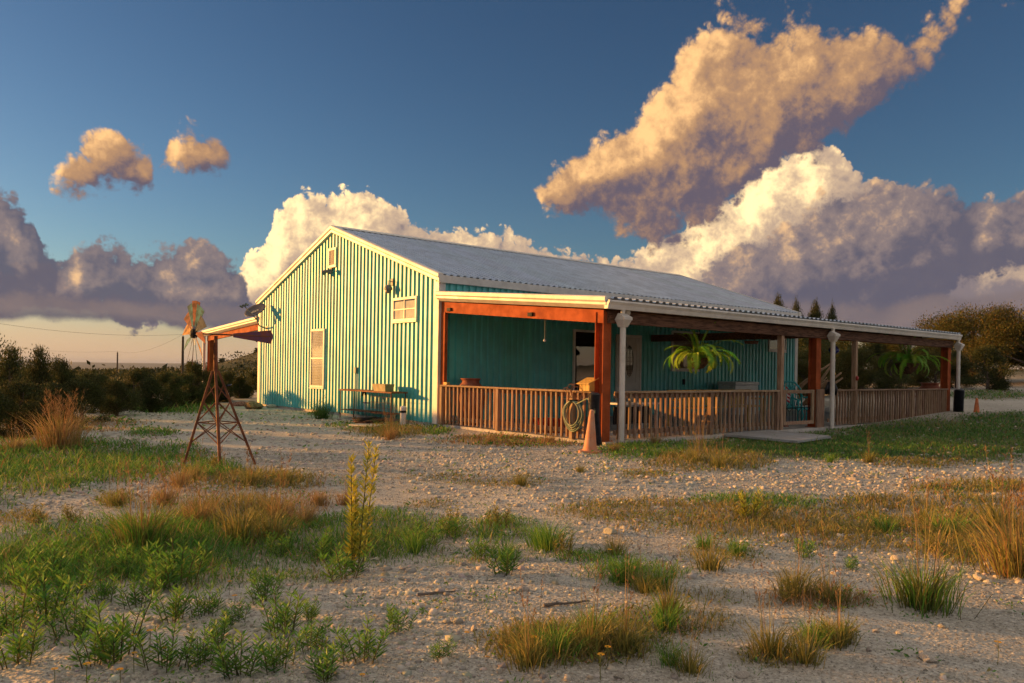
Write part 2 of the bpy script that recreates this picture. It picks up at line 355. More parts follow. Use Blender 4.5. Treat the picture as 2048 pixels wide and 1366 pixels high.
# ------------------------------------------------------------------ terrain
def vnoise(x, y, seed=0):
    xi = np.floor(x).astype(np.int64); yi = np.floor(y).astype(np.int64); fx = x - xi; fy = y - yi
    def h(a, b):
        n = (a * 374761393 + b * 668265263 + seed * 974634533) & 0xffffffff
        n = ((n ^ (n >> 13)) * 1274126177) & 0xffffffff
        return ((n ^ (n >> 16)) & 0xffff) / 65535.0
    u = fx * fx * (3 - 2 * fx); v = fy * fy * (3 - 2 * fy)
    return (h(xi, yi) * (1 - u) + h(xi + 1, yi) * u) * (1 - v) + (h(xi, yi + 1) * (1 - u) + h(xi + 1, yi + 1) * u) * v - 0.5
def sstep(a, b, x):
    q = np.clip((x - a) / (b - a), 0, 1); return q * q * (3 - 2 * q)
HILL = CAM + ray(640, 735) * 330
def ground_z(x, y):
    x = np.asarray(x, float); y = np.asarray(y, float)
    a = (x - CAM.x) * FW.x + (y - CAM.y) * FW.y; b = (x - CAM.x) * RT.x + (y - CAM.y) * RT.y
    d = np.hypot(a, b)
    pad = sstep(0.0, 2.5, np.maximum(np.maximum(-1.0 - x, x - 16.0), np.maximum(-6.5 - y, y - 15.5)))
    z = (0.09 * vnoise(x * 0.35, y * 0.35, 1) + 0.045 * vnoise(x * 1.1, y * 1.1, 2) + 0.02 * vnoise(x * 3.7, y * 3.7, 3)) * (0.25 + 0.75 * pad) - 0.01
    z += 0.10 * sstep(2.5, 5.5, d) * 0 
    e = (x + 5) * -0.81 + (y - 9.5) * 0.58 - 1.5
    z -= 1.1 * sstep(0, 14, e) + 0.020 * np.clip(e - 8, 0, 1500) * sstep(8, 60, e)
    rr = b / np.maximum(a, 1.0)
    z += 0.045 * np.clip(d - 20, 0, 40) * sstep(0.25, 0.5, rr) * (a > 0) * sstep(200, 60, d)
    z += 15.5 * np.exp(-((x - HILL.x) ** 2 + (y - HILL.y) ** 2) / (2 * 26.0 ** 2)) 
    far = sstep(2500, 9000, d)
    z = z * (1 - far) + far * (-45 + 75 * (vnoise(x / 2600, y / 2600, 5) + 0.5) * sstep(4000, 14000, d) + 18 * vnoise(x / 700, y / 700, 6))
    return z
def gz(x, y): return float(ground_z(x, y))
def on_ground(px, py):
    p = hit(px, py, 2, 0.0)
    for _ in range(6): p = hit(px, py, 2, gz(p.x, p.y))
    return p
def to_px(x, y, z):
    dx, dy, dz = x - CAM.x, y - CAM.y, z - CAM.z
    a = dx * FW.x + dy * FW.y; b = dx * RT.x + dy * RT.y; a = np.where(np.abs(a) < 1e-3, 1e-3, a)
    u = F_PX * b / a; w = -F_PX * dz / a + SHIFT
    return 1024 + u * math.cos(ROLL) - w * math.sin(ROLL), 683 + u * math.sin(ROLL) + w * math.cos(ROLL), a

# vegetation cover: (px, py, half width, half height, density, blade height m, kind)   kind 0 green 1 olive 2 straw 3 lawn
VEG = [(100, 925, 300, 42, 1.0, 0.16, 0), (60, 965, 130, 26, 0.8, 0.14, 0), (350, 915, 80, 30, 0.7, 0.12, 0), (230, 1000, 45, 15, 0.7, 0.08, 1), (300, 866, 55, 10, 0.7, 0.10, 0), (500, 962, 150, 20, 0.9, 0.13, 1), (430, 948, 60, 22, 0.9, 0.18, 0),
       (40, 1040, 70, 20, 0.5, 0.08, 1), (300, 1095, 330, 55, 1.0, 0.15, 0), (110, 1130, 200, 55, 0.9, 0.16, 0), (470, 1040, 130, 45, 0.8, 0.18, 1), (620, 1085, 230, 48, 0.9, 0.12, 0), (760, 1065, 150, 42, 0.8, 0.12, 0), (400, 1020, 140, 40, 0.4, 0.16, 2), (560, 1010, 120, 30, 0.35, 0.14, 2),
       (80, 1240, 110, 60, 0.5, 0.10, 0), (350, 1150, 150, 35, 0.7, 0.13, 0), (560, 1150, 120, 25, 0.4, 0.08, 0),
       (1000, 962, 110, 14, 0.6, 0.07, 1), (880, 955, 90, 8, 0.5, 0.06, 1), (700, 962, 60, 10, 0.5, 0.07, 0), (860, 1065, 90, 26, 0.7, 0.12, 0), (1000, 1062, 70, 26, 0.7, 0.14, 0), (860, 1010, 60, 10, 0.5, 0.06, 1), (950, 1110, 140, 22, 0.35, 0.08, 0),
       (1340, 1022, 220, 24, 0.75, 0.10, 1), (1600, 1048, 330, 36, 0.75, 0.10, 1), (1500, 1010, 170, 22, 0.7, 0.10, 0), (1850, 1010, 250, 20, 0.75, 0.12, 1), (1960, 975, 140, 14, 0.8, 0.12, 1), (1960, 1075, 150, 50, 1.0, 0.18, 1), (1750, 1080, 220, 26, 0.6, 0.08, 1),
       (1180, 1115, 80, 14, 0.6, 0.08, 0), (1270, 1150, 110, 22, 0.6, 0.11, 0), (1440, 1110, 90, 24, 0.45, 0.09, 1), (1150, 1290, 170, 42, 0.85, 0.11, 1), (1310, 1245, 160, 30, 0.6, 0.09, 1), (1620, 1200, 130, 26, 0.7, 0.08, 2), (1650, 1275, 60, 22, 0.8, 0.09, 1), (1560, 1315, 85, 20, 0.7, 0.07, 1), (1430, 1195, 90, 20, 0.4, 0.08, 1),
       (1050, 882, 170, 12, 0.9, 0.12, 2), (1300, 900, 120, 22, 0.8, 0.12, 0), (1420, 920, 130, 24, 0.8, 0.16, 1), (1290, 948, 60, 10, 0.5, 0.07, 1), (1700, 895, 330, 26, 1.0, 0.09, 3), (1900, 880, 280, 44, 1.0, 0.09, 3), (1850, 925, 120, 12, 0.7, 0.10, 1), (2020, 845, 130, 22, 0.9, 0.09, 3), (1980, 790, 110, 10, 0.6, 0.12, 3),
       (350, 818, 90, 9, 0.9, 0.20, 0), (640, 822, 40, 12, 0.6, 0.1, 0), (790, 862, 90, 13, 0.8, 0.14, 1), (720, 850, 70, 10, 0.5, 0.08, 0), (860, 862, 50, 9, 0.8, 0.12, 0), (200, 850, 90, 14, 0.5, 0.12, 2), (980, 880, 110, 8, 0.5, 0.1, 1),
       (2330, 1060, 220, 40, 0.8, 0.14, 1), (2250, 900, 180, 30, 0.9, 0.09, 3), (2450, 1200, 200, 40, 0.6, 0.10, 1), (2650, 1000, 200, 35, 0.6, 0.12, 1), (-220, 1000, 220, 50, 0.9, 0.15, 0), (-350, 1200, 250, 70, 0.8, 0.14, 0), (-480, 930, 220, 35, 0.8, 0.16, 1)]
def veg_at(px, py):
    tot = np.zeros_like(px); hh = np.zeros_like(px) + 0.06; kk = np.zeros(px.shape, int)
    for (cx, cy, rx, ry, de, h, k) in VEG:
        q = 1.25 - np.hypot((px - cx) / rx, (py - cy) / ry); wv = np.clip(q * 1.6, 0, 1) * de
        sel = wv > tot; tot = np.where(sel, wv, tot); hh = np.where(sel, h, hh); kk = np.where(sel, k, kk)
    return tot, hh, kk

def build_ground():
    nr, na = 300, 460
    rad = 1.2 * (30000 / 1.2) ** (np.linspace(0, 1, nr) ** 1.35)
    # azimuths are denser in front
    u = np.linspace(-1, 1, na, endpoint=False); az = np.pi * (0.25 * u + 0.75 * np.sign(u) * np.abs(u) ** 3)
    A, Rr = np.meshgrid(az, rad)
    X = CAM.x + Rr * (np.cos(A) * FW.x + np.sin(A) * RT.x); Y = CAM.y + Rr * (np.cos(A) * FW.y + np.sin(A) * RT.y)
    Z = ground_z(X, Y)
    v = np.stack([X.ravel(), Y.ravel(), Z.ravel()], 1)
    c = np.array([[CAM.x, CAM.y, gz(CAM.x, CAM.y)]]); v = np.vstack([v, c])
    i = np.arange(nr - 1)[:, None] * na; j = np.arange(na)[None, :]; j2 = (j + 1) % na
    q = np.stack([i + j, i + na + j, i + na + j2, i + j2], -1).reshape(-1, 4)
    faces = q.tolist() + [(int((k + 1) % na), nr * na, int(k))[::-1] for k in range(na)]
    me = bpy.data.meshes.new('ground'); me.from_pydata(v.tolist(), [], faces)
    me.polygons.foreach_set('use_smooth', [True] * len(me.polygons))
    px, py, a = to_px(v[:, 0], v[:, 1], v[:, 2]); de, hh, kk = veg_at(px, py)
    front = (a > 1.5) & (a < 60) & (py > 760)
    de = np.where(front, de, 0.3); kk = np.where(front, kk, 0)
    d = np.hypot(v[:, 0] - CAM.x, v[:, 1] - CAM.y); woods = sstep(30, 60, d)
    e = (v[:, 0] + 5) * -0.81 + (v[:, 1] - 9.5) * 0.58 - 1.5
    woods = np.maximum(woods, sstep(4, 8, e))
    col = np.zeros((len(v), 4), np.float32); col[:, 0] = de; col[:, 1] = np.where(kk == 3, de, 0); col[:, 2] = woods; col[:, 3] = 1
    at = me.color_attributes.new('soil', 'FLOAT_COLOR', 'POINT'); at.data.foreach_set('color', col.ravel())
    m = bpy.data.materials.new('caliche_gravel'); m.use_nodes = True; t = m.node_tree; b = t.nodes['Principled BSDF']
    tc = t.nodes.new('ShaderNodeTexCoord'); P = Sk(t, tc.outputs['Object'])
    an = t.nodes.new('ShaderNodeAttribute'); an.attribute_name = 'soil'; sp = t.nodes.new('ShaderNodeSeparateColor'); t.links.new(an.outputs['Color'], sp.inputs[0])
    vg, lawn, wood = (Sk(t, sp.outputs[k]) for k in range(3))
    n1 = noise(t, P, 0.55, 6, 0.6); n2 = noise(t, P, 6.0, 6, 0.65); n3 = noise(t, P, 45.0, 4, 0.7)
    vo = t.nodes.new('ShaderNodeTexVoronoi'); vo.inputs['Scale'].default_value = 48.0; vo.inputs['Randomness'].default_value = 1.0; t.links.new(P.o, vo.inputs['Vector'])
    vd = Sk(t, vo.outputs['Distance']); vcol = t.nodes.new('ShaderNodeSeparateColor'); t.links.new(vo.outputs['Color'], vcol.inputs[0]); vr = Sk(t, vcol.outputs[0])
    c = mixc(t, n1.step(0.35, 0.65), (0.56, 0.52, 0.45), (0.43, 0.395, 0.335))
    c = mixc(t, n2.step(0.45, 0.75) * 0.6, c, (0.30, 0.26, 0.205))
    c = mixc(t, vr.step(0.35, 0.9) * (1.0 - vd.step(0.3, 0.75)) * 0.8, c, (0.66, 0.61, 0.53))
    c = mixc(t, n3.step(0.45, 0.7) * 0.6, c, (0.17, 0.145, 0.115))
    soil = mixc(t, n2, (0.20, 0.165, 0.105), (0.30, 0.255, 0.17))
    c = mixc(t, (vg * 1.3 + (n2 - 0.5) * 0.9 - 0.15).sat() * 0.8, c, soil)
    c = mixc(t, (lawn * 1.5 + (n2 - 0.5) * 1.2 - 0.3).sat() * 0.8, c, (0.055, 0.075, 0.025))
    far = mixc(t, noise(t, P, 0.05, 5, 0.6).step(0.4, 0.6), (0.045, 0.055, 0.025), (0.09, 0.085, 0.045))
    c = mixc(t, (wood + (n1 - 0.5) * 0.5).sat() * wood, c, far)
    t.links.new(c.o, b.inputs['Base Color']); b.inputs['Roughness'].default_value = 0.95; b.inputs['Specular IOR Level'].default_value = 0.15
    bp = t.nodes.new('ShaderNodeBump'); bp.inputs['Strength'].default_value = 0.8; bp.inputs['Distance'].default_value = 0.02
    hgt = (1.0 - vd) * 0.7 + n3 * 0.5 + n2 * 0.8
    t.links.new(hgt.o, bp.inputs['Height']); t.links.new(bp.outputs[0], b.inputs['Normal'])
    me.materials.append(m)
    o = bpy.data.objects.new('ground', me); link(o); o['kind'] = 'structure'
    o['label'] = 'pale caliche gravel yard with worn tracks and weeds'
build_ground()

# ------------------------------------------------------------------ house
Wd, Ln, Pd, Ev, Ap, Pz, Pt = 10.143, 14.75, 5.0, 3.335, 5.03, 2.51, 2.94
PITCH = 0.183; DEP = 0.036
def rib_profile(w0, w1, inv=False):
    """(offset along the sheet, depth) of a trapezoid sheet between w0 and w1"""
    pts = []; k = math.floor(w0 / PITCH)
    while k * PITCH < w1 + PITCH:
        s0 = k * PITCH
        for a, d in ((0.0, 0), (0.072, 0), (0.094, DEP), (0.161, DEP), (0.183, 0)):
            x = s0 + a
            if w0 - 1e-6 <= x <= w1 + 1e-6: pts.append((x, d))
        k += 1
    q = []
    for p in pts:
        if not q or p[0] - q[-1][0] > 1e-4: q.append(p)
    if q[0][0] > w0 + 1e-4: q.insert(0, (w0, 0))
    if q[-1][0] < w1 - 1e-4: q.append((w1, 0))
    return q
def sheet(prof, fa, fb):
    """strip of quads: fa(s,d) and fb(s,d) give the two ends"""
    m = MB(); n = len(prof)
    m.add([fa(*p) for p in prof] + [fb(*p) for p in prof], [(i, i + 1, n + i + 1, n + i) for i in range(n - 1)]); return m

house = thing('metal_house', 'long turquoise ribbed metal house with pale metal gable roof', 'house', (0, 0, 0))
PAN = 5 * PITCH
def roof_at(y): return Ev + (Ap - Ev) * (1 - abs(y - Wd / 2) / (Wd / 2))
def gable(xw, sgn):
    k = 0
    while k * PAN < Wd - 0.01:
        a, b_ = k * PAN, min((k + 1) * PAN, Wd)
        pr = rib_profile(a, b_)
        if a < Wd / 2 < b_: pr = sorted(pr + [(Wd / 2, DEP if ((Wd / 2) % PITCH) > 0.09 else 0)])
        sheet(pr, lambda s, d: (xw + sgn * d, s, 0.06), lambda s, d: (xw + sgn * d, s, roof_at(s) - 0.05)).obj('wall_panel', M_TEAL, house)
        k += 1
gable(0.0, -1); gable(Ln, 1)
def longwall(yw, sgn):
    k = 0
    while k * PAN < Ln - 0.01:
        pr = rib_profile(k * PAN, min((k + 1) * PAN, Ln))
        sheet(pr, lambda s, d: (s, yw + sgn * d, 0.08), lambda s, d: (s, yw + sgn * d, Ev - 0.02)).obj('wall_panel', M_TEAL, house)
        k += 1
longwall(0.0, -1); longwall(Wd, 1)
nr_ = int(math.ceil((Ln + 0.1) / PAN))
for side in (0, 1):
    for k in range(nr_):
        pr = rib_profile(k * PAN, min((k + 1) * PAN, Ln + 0.1))
        ye = -0.09 if side == 0 else Wd + 0.09; ze = Ev - (Ap - Ev) / (Wd / 2) * 0.09
        sheet(pr, lambda s, d: (s - 0.05, ye, ze + 0.03 + d), lambda s, d: (s - 0.05, Wd / 2, Ap + 0.03 + d)).obj('roof_panel', M_ROOF, house)
sl = (Ap - Ev) / (Wd / 2)
ridge = MB()
ridge.loft([(-0.07, Wd / 2 - 0.25, Ap + 0.075 - 0.25 * sl), (-0.07, Wd / 2, Ap + 0.085), (-0.07, Wd / 2 + 0.25, Ap + 0.075 - 0.25 * sl), (-0.07, Wd / 2, Ap + 0.07)],
           [(Ln + 0.07, Wd / 2 - 0.25, Ap + 0.075 - 0.25 * sl), (Ln + 0.07, Wd / 2, Ap + 0.085), (Ln + 0.07, Wd / 2 + 0.25, Ap + 0.075 - 0.25 * sl), (Ln + 0.07, Wd / 2, Ap + 0.07)])
ridge.obj('ridge_cap', M_WHITE, house)
for xg, sx in ((0, -1), (Ln, 1)):           # rake trims: sculptured profile lofted along the slope
    prof = [(0.02, 0.085), (-0.10, 0.085), (-0.125, 0.06), (-0.125, 0.0), (-0.10, -0.03), (-0.10, -0.10), (-0.06, -0.125), (0.02, -0.125)]
    for s in (0, 1):
        y0 = -0.12 if s == 0 else Wd + 0.12; z0 = Ev - sl * 0.12
        m = MB(); m.loft([(xg - p[0] * sx if sx > 0 else xg + p[0], y0, z0 + p[1]) for p in prof], [(xg - p[0] * sx if sx > 0 else xg + p[0], Wd / 2, Ap + p[1]) for p in prof])
        o = m.obj('rake_trim', M_WHITE, house); fix_normals(o.data)
for yg, sy in ((0, -1), (Wd, 1)):
    MB().span((-0.045, yg + sy * 0.055, Ev - 0.16), (Ln + 0.045, yg + sy * 0.10, Ev + 0.01)).obj('eave_trim', M_WHITE, house, bevel=0.008)
for (xg, yg) in ((0, 0), (0, Wd), (Ln, 0), (Ln, Wd)):   # corner trims
    dx = -0.05 if xg == 0 else 0.05; dy = -0.05 if yg == 0 else 0.05; wx = 0.13 if xg == 0 else -0.13; wy = 0.13 if yg == 0 else -0.13
    m = MB(); m.span((xg + dx, yg + dy, 0.05), (xg + dx + 0.006 * (1 if dx < 0 else -1), yg + wy, Ev - 0.13)); m.span((xg + dx + 0.008 * (1 if dx < 0 else -1), yg + dy, 0.05), (xg + wx, yg + dy + 0.006 * (1 if dy < 0 else -1), Ev - 0.165))
    m.obj('corner_trim', M_WHITE, house)
MB().span((0.02, 0.02, -0.3), (Ln - 0.02, Wd - 0.02, 0.07)).obj('foundation', M_CONC, house)
MB().span((0.05, 0.05, 0.1), (Ln - 0.05, Wd - 0.05, Ev - 0.1)).obj('inner_wall', M_DARK, house)

def window_x(y0, y1, z0, z1, kind):
    """window on the gable; outward is -x"""
    p = bpy.data.objects.new('window', None); link(p, house); p.location = (0, (y0 + y1) / 2, z0)
    fw = 0.065; m = MB()
    X0, X1 = -0.005, -0.075
    m.span((X0, y0, z0), (X1, y1, z0 + fw)); m.span((X0, y0, z1 - fw), (X1, y1, z1)); m.span((X0, y0, z0 + fw), (X1, y0 + fw, z1 - fw)); m.span((X0, y1 - fw, z0 + fw), (X1, y1, z1 - fw))
    m.obj('frame', M_WHITE, p, bevel=0.006)
    MB().span((-0.036, y0 + fw, z0 + fw), (-0.042, y1 - fw, z1 - fw)).obj('backing', M_DARK if kind != 'blind' else M_BLIND, p)
    if kind == 'blind':
        sl_ = MB().box((0, 0, 0), (0.003, y1 - y0 - 2 * fw - 0.02, 0.040), Matrix.Rotation(math.radians(25), 3, 'Y')).mesh('slat', M_BLIND)
        zz = z0 + fw + 0.03
        while zz < z1 - fw - 0.02:
            place('slat', sl_, (-0.052, (y0 + y1) / 2, zz), p); zz += 0.044
        MB().span((-0.060, y0 + fw, (z0 + z1) / 2 - 0.02), (-0.072, y1 - fw, (z0 + z1) / 2 + 0.02)).obj('meeting_rail', M_WHITE, p)
    else:
        m = MB(); ym, zm = (y0 + y1) / 2, (z0 + z1) / 2
        m.span((-0.060, ym - 0.012, z0 + fw), (-0.071, ym + 0.012, z1 - fw)); m.span((-0.0605, y0 + fw, zm - 0.012), (-0.0705, y1 - fw, zm + 0.012)); m.obj('muntin', M_WHITE, p)
        MB().span((-0.046, y0 + fw, z0 + fw), (-0.050, y1 - fw, z1 - fw - 0.03)).obj('blind', M_BLIND, p)
    MB().add([(-0.066, y0 + fw, z0 + fw), (-0.066, y0 + fw, z1 - fw), (-0.066, y1 - fw, z1 - fw), (-0.066, y1 - fw, z0 + fw)], [(0, 1, 2, 3)]).obj('pane', M_GLASS, p)
    m = MB(); m.span((0.0, y0 - 0.012, z0 - 0.03), (-0.085, y1 + 0.012, z0 - 0.002)); m.obj('sill', M_WHITE, p)
window_x(5.455, 6.32, 0.69, 2.33, 'blind'); window_x(0.817, 1.887, 2.37, 2.94, 'grid')
# gable vent
gv = bpy.data.objects.new('gable_vent', None); link(gv, house); gv.location = (0, 5.05, 3.97)
m = MB(); y0, y1, z0, z1 = 4.824, 5.281, 3.967, 4.50
for a, b_ in (((y0, z0), (y1, z0 + 0.07)), ((y0, z1 - 0.07), (y1, z1)), ((y0, z0 + 0.07), (y0 + 0.07, z1 - 0.07)), ((y1 - 0.07, z0 + 0.07), (y1, z1 - 0.07))): m.span((-0.01, *a), (-0.085, *b_))
m.obj('frame', M_WHITE, gv, bevel=0.005); MB().span((-0.037, y0 + 0.07, z0 + 0.07), (-0.042, y1 - 0.07, z1 - 0.07)).obj('backing', M_DARK, gv)
sl_ = MB().box((0, 0, 0), (0.008, y1 - y0 - 0.14, 0.055), Matrix.Rotation(math.radians(-40), 3, 'Y')).mesh('slat', M_WHITE)
for k in range(7): place('slat', sl_, (-0.062, (y0 + y1) / 2, z0 + 0.10 + k * 0.055), gv)

def window_y(x0, x1, z0, z1, kind):
    p = bpy.data.objects.new('window', None); link(p, house); p.location = ((x0 + x1) / 2, 0, z0)
    fw = 0.06; m = MB(); Y0, Y1 = -0.005, -0.075
    m.span((x0, Y0, z0), (x1, Y1, z0 + fw)); m.span((x0, Y0, z1 - fw), (x1, Y1, z1)); m.span((x0, Y0, z0 + fw), (x0 + fw, Y1, z1 - fw)); m.span((x1 - fw, Y0, z0 + fw), (x1, Y1, z1 - fw))
    m.obj('frame', M_WHITE, p, bevel=0.006)
    MB().span((x0 + fw, -0.037, z0 + fw), (x1 - fw, -0.042, z1 - fw)).obj('backing', M_DARK, p)
    if kind == 'curtain':
        n = 40; zt = z1 - fw; m = MB(); pts = [(x0 + fw + (x1 - x0 - 2 * fw) * i / n, -0.052 + 0.006 * math.sin(i * 1.9)) for i in range(n + 1)]
        m.add([(a, b_, z0 + fw) for a, b_ in pts] + [(a, b_, zt) for a, b_ in pts], [(i, i + 1, n + 2 + i, n + 1 + i) for i in range(n)]); m.obj('curtain', M_CURTAIN, p, smooth=True)
    MB().add([(x0 + fw, -0.064, z0 + fw), (x1 - fw, -0.064, z0 + fw), (x1 - fw, -0.064, z1 - fw), (x0 + fw, -0.064, z1 - fw)], [(0, 1, 2, 3)]).obj('pane', M_GLASSD if kind != 'curtain' else M_GLASS, p)
    MB().span((x0 - 0.01, 0, z0 - 0.03), (x1 + 0.01, -0.085, z0 - 0.002)).obj('sill', M_WHITE, p)
window_y(4.11, 5.12, 0.55, 2.33, 'dark'); window_y(8.02, 9.31, 1.33, 2.47, 'curtain'); window_y(13.0, 14.05, 2.02, 2.49, 'dark')
# door with an oval light
dr = bpy.data.objects.new('door', None); link(dr, house); dr.location = (6.2, 0, 0.1)
x0, x1, zt = 5.72, 6.72, 2.27
m = MB(); m.span((x0 - 0.0, -0.005, 0.1), (x0 + 0.07, -0.07, zt)); m.span((x1 - 0.07, -0.005, 0.1), (x1, -0.07, zt)); m.span((x0 + 0.07, -0.005, zt - 0.07), (x1 - 0.07, -0.07, zt)); m.obj('frame', M_WHITE, dr, bevel=0.006)
MB().span((x0 + 0.072, -0.037, 0.1), (x1 - 0.072, -0.055, zt - 0.072)).obj('leaf', M_DOOR, dr)
xc, zc = (x0 + x1) / 2, 1.55
def oval(rx, rz, y, n=32): return [(xc + rx * math.cos(2 * math.pi * k / n), y, zc + rz * math.sin(2 * math.pi * k / n)) for k in range(n)]
m = MB(); n = 32; a = oval(0.20, 0.47, -0.056); b_ = oval(0.20, 0.47, -0.070); c_ = oval(0.165, 0.43, -0.075); d_ = oval(0.165, 0.43, -0.06)
m.add(a + b_ + c_ + d_, [(r * n + k, r * n + (k + 1) % n, (r + 1) * n + (k + 1) % n, (r + 1) * n + k) for r in range(3) for k in range(n)]); m.obj('oval_rim', M_DOOR, dr)
m = MB(); m.add(oval(0.166, 0.431, -0.063), [tuple(range(n))]); m.obj('oval_glass', M_GLASSD, dr)
m = MB()
for k in range(5):
    u = -0.12 + 0.06 * k; h = 0.43 * math.sqrt(1 - (u / 0.166) ** 2); m.bar((xc + u, -0.068, zc - h), (xc + u, -0.068, zc + h), 0.008)
for k in range(7):
    w_ = -0.33 + 0.11 * k; h = 0.165 * math.sqrt(1 - (w_ / 0.431) ** 2); m.bar((xc - h, -0.068, zc + w_), (xc + h, -0.068, zc + w_), 0.008, up=(0, 1, 0))
m.obj('leading', M_BLACK, dr)
m = MB()
for s in (-1, 1): m.path([(xc + s * (0.26 + 0.05 * math.sin(k / 8 * math.pi)), -0.056, 0.95 + 1.2 * k / 8) for k in range(9)], 0.010, 6)
for q in range(2):
    for s in (-1, 1): m.path([(xc + s * 0.21 + 0.13 * a, -0.056, 0.28 + 0.4 * b2) for a, b2 in ((-1, 0), (1, 0), (1, 1), (-1, 1), (-1, 0))], 0.009, 6)
m.obj('moulding', M_DOOR, dr)
MB().lathe([(0.0, 0), (0.02, 0.0), (0.02, 0.03), (0.032, 0.04), (0.03, 0.07), (0.0, 0.08)], n=12).obj('knob', M_BLACK, dr).matrix_local = Matrix.Translation(Vector((x0 + 0.14, -0.055, 1.05)) - dr.location) @ Matrix.Rotation(math.radians(90), 4, 'X')

# ------------------------------------------------------------------ front porch
porch = thing('front_porch', 'open porch with red steel columns and metal roof along the turquoise wall', 'porch', (7.3, -2.5, 0))
MB().span((-0.02, -Pd - 0.12, -0.3), (Ln + 0.02, 0.01, 0.05)).obj('slab', M_CONC, porch)
ps = (Pt - Pz) / (Pd + 0.15)
for k in range(nr_):
    pr = rib_profile(k * PAN, min((k + 1) * PAN, Ln + 0.1))
    sheet(pr, lambda s, d: (s - 0.05, -Pd - 0.22, Pz + d), lambda s, d: (s - 0.05, -0.04, Pt + d)).obj('roof_panel', M_ROOF, porch)
def rake(xg, sx, name, par, ya, za, yb, zb):
    prof = [(0.02, 0.05), (-0.11, 0.05), (-0.135, 0.03), (-0.135, -0.03), (-0.11, -0.06), (-0.11, -0.10), (-0.02, -0.165), (0.02, -0.165)]
    m = MB(); m.loft([(xg - sx * p[0], ya, za + p[1]) for p in prof], [(xg - sx * p[0], yb, zb + p[1]) for p in prof]); o = m.obj(name, M_WHITE, par); fix_normals(o.data)
rake(0, -1 * -1 * -1, 'rake_trim', porch, -Pd - 0.16, Pz - 0.005, -0.03, Pt - 0.005)
rake(Ln, 1, 'rake_trim', porch, -Pd - 0.16, Pz - 0.005, -0.03, Pt - 0.005)
def sagz(y): return Pt + ps * y
gp = [(-Pd - 0.12, Pz - 0.02), (-Pd - 0.235, Pz - 0.02), (-Pd - 0.245, Pz - 0.05), (-Pd - 0.215, Pz - 0.10), (-Pd - 0.20, Pz - 0.17), (-Pd - 0.12, Pz - 0.17)]
m = MB(); m.loft([(-0.10, *p) for p in gp], [(Ln + 0.08, *p) for p in gp]); o = m.obj('gutter', M_WHITE, porch); fix_normals(o.data)
# end beam, front beam, purlins
for xb in (0.03, Ln - 0.10):
    m = MB(); a = [(xb, -Pd + 0.02, sagz(-Pd) - 0.19), (xb, -Pd + 0.02, sagz(-Pd) - 0.42), (xb, -0.05, sagz(0) - 0.42), (xb, -0.05, sagz(0) - 0.19)]
    m.loft(a, [(q[0] + 0.07, q[1], q[2]) for q in a]); o = m.obj('end_beam', M_RED, porch); fix_normals(o.data)
MB().span((0.1, -Pd - 0.06, Pz - 0.40), (Ln - 0.1, -Pd + 0.04, Pz - 0.20)).obj('front_beam', M_DKWOOD, porch)
for k in range(1, 6):
    y = -Pd + k * 0.84; MB().span((0.11, y - 0.03, sagz(y) - 0.21), (Ln - 0.11, y + 0.03, sagz(y) - 0.05)).obj('purlin', M_DKWOOD, porch)
MB().span((7.13, -Pd + 0.05, 2.12), (7.27, -0.05, 2.30)).obj('cross_beam', M_DKWOOD, porch)
def hcol(xc, yc, z0, z1):
    m = MB(); m.span((xc - 0.10, yc - 0.10, z0), (xc + 0.10, yc - 0.085, z1)); m.span((xc - 0.10, yc + 0.085, z0), (xc + 0.10, yc + 0.10, z1)); m.span((xc - 0.008, yc - 0.085, z0), (xc + 0.008, yc + 0.085, z1))
    m.span((xc - 0.14, yc - 0.14, z0), (xc + 0.14, yc + 0.14, z0 + 0.012))
    return m
for xc_ in (0.11, 7.2, Ln - 0.2): hcol(xc_, -Pd + 0.10, 0.05, Pz - 0.21).obj('steel_column', M_RED, porch)
MB().span((0.02, -0.20, 0.05), (0.10, -0.06, Pt - 0.42)).obj('wall_post', M_RED, porch)
for xc_ in (5.62, 8.93): MB().span((xc_ - 0.055, -Pd - 0.04, 0.05), (xc_ + 0.055, -Pd + 0.07, Pz - 0.40)).obj('wood_post', M_WOOD, porch, bevel=0.008)
for xd in (0.32, 7.52, Ln - 0.0):
    m = MB(); y = -Pd - 0.17
    m.path([(xd, y, 0.03), (xd, y, Pz - 0.42)], 0.052, 14)
    o = m.obj('downspout', M_WHITE, porch, smooth=False)
    m = MB(); zt = Pz - 0.17
    m.loft([(xd - 0.06, y - 0.06, zt - 0.30), (xd + 0.06, y - 0.06, zt - 0.30), (xd + 0.06, y + 0.06, zt - 0.30), (xd - 0.06, y + 0.06, zt - 0.30)], [(xd - 0.10, y - 0.11, zt - 0.18), (xd + 0.10, y - 0.11, zt - 0.18), (xd + 0.10, y + 0.09, zt - 0.18), (xd - 0.10, y + 0.09, zt - 0.18)])
    m.loft([(xd - 0.11, y - 0.12, zt - 0.178), (xd + 0.11, y - 0.12, zt - 0.178), (xd + 0.11, y + 0.10, zt - 0.178), (xd - 0.11, y + 0.10, zt - 0.178)], [(xd - 0.11, y - 0.12, zt - 0.13), (xd + 0.11, y - 0.12, zt - 0.13), (xd + 0.11, y + 0.02, zt - 0.06), (xd - 0.11, y + 0.02, zt - 0.06)])
    m.path([(xd, y + 0.02, zt - 0.16), (xd, y + 0.0, zt + 0.02)], 0.04, 10)
    b2 = m.obj('leader_head', M_WHITE, porch); fix_normals(b2.data)
for (yy, zz) in ((-0.35, 0), (-3.05, 0)):
    z = sagz(yy) - 0.34; MB().span((0.025, yy - 0.09, z - 0.04), (-0.01, yy + 0.04, z + 0.03)).obj('junction_box', M_BLACK, porch)

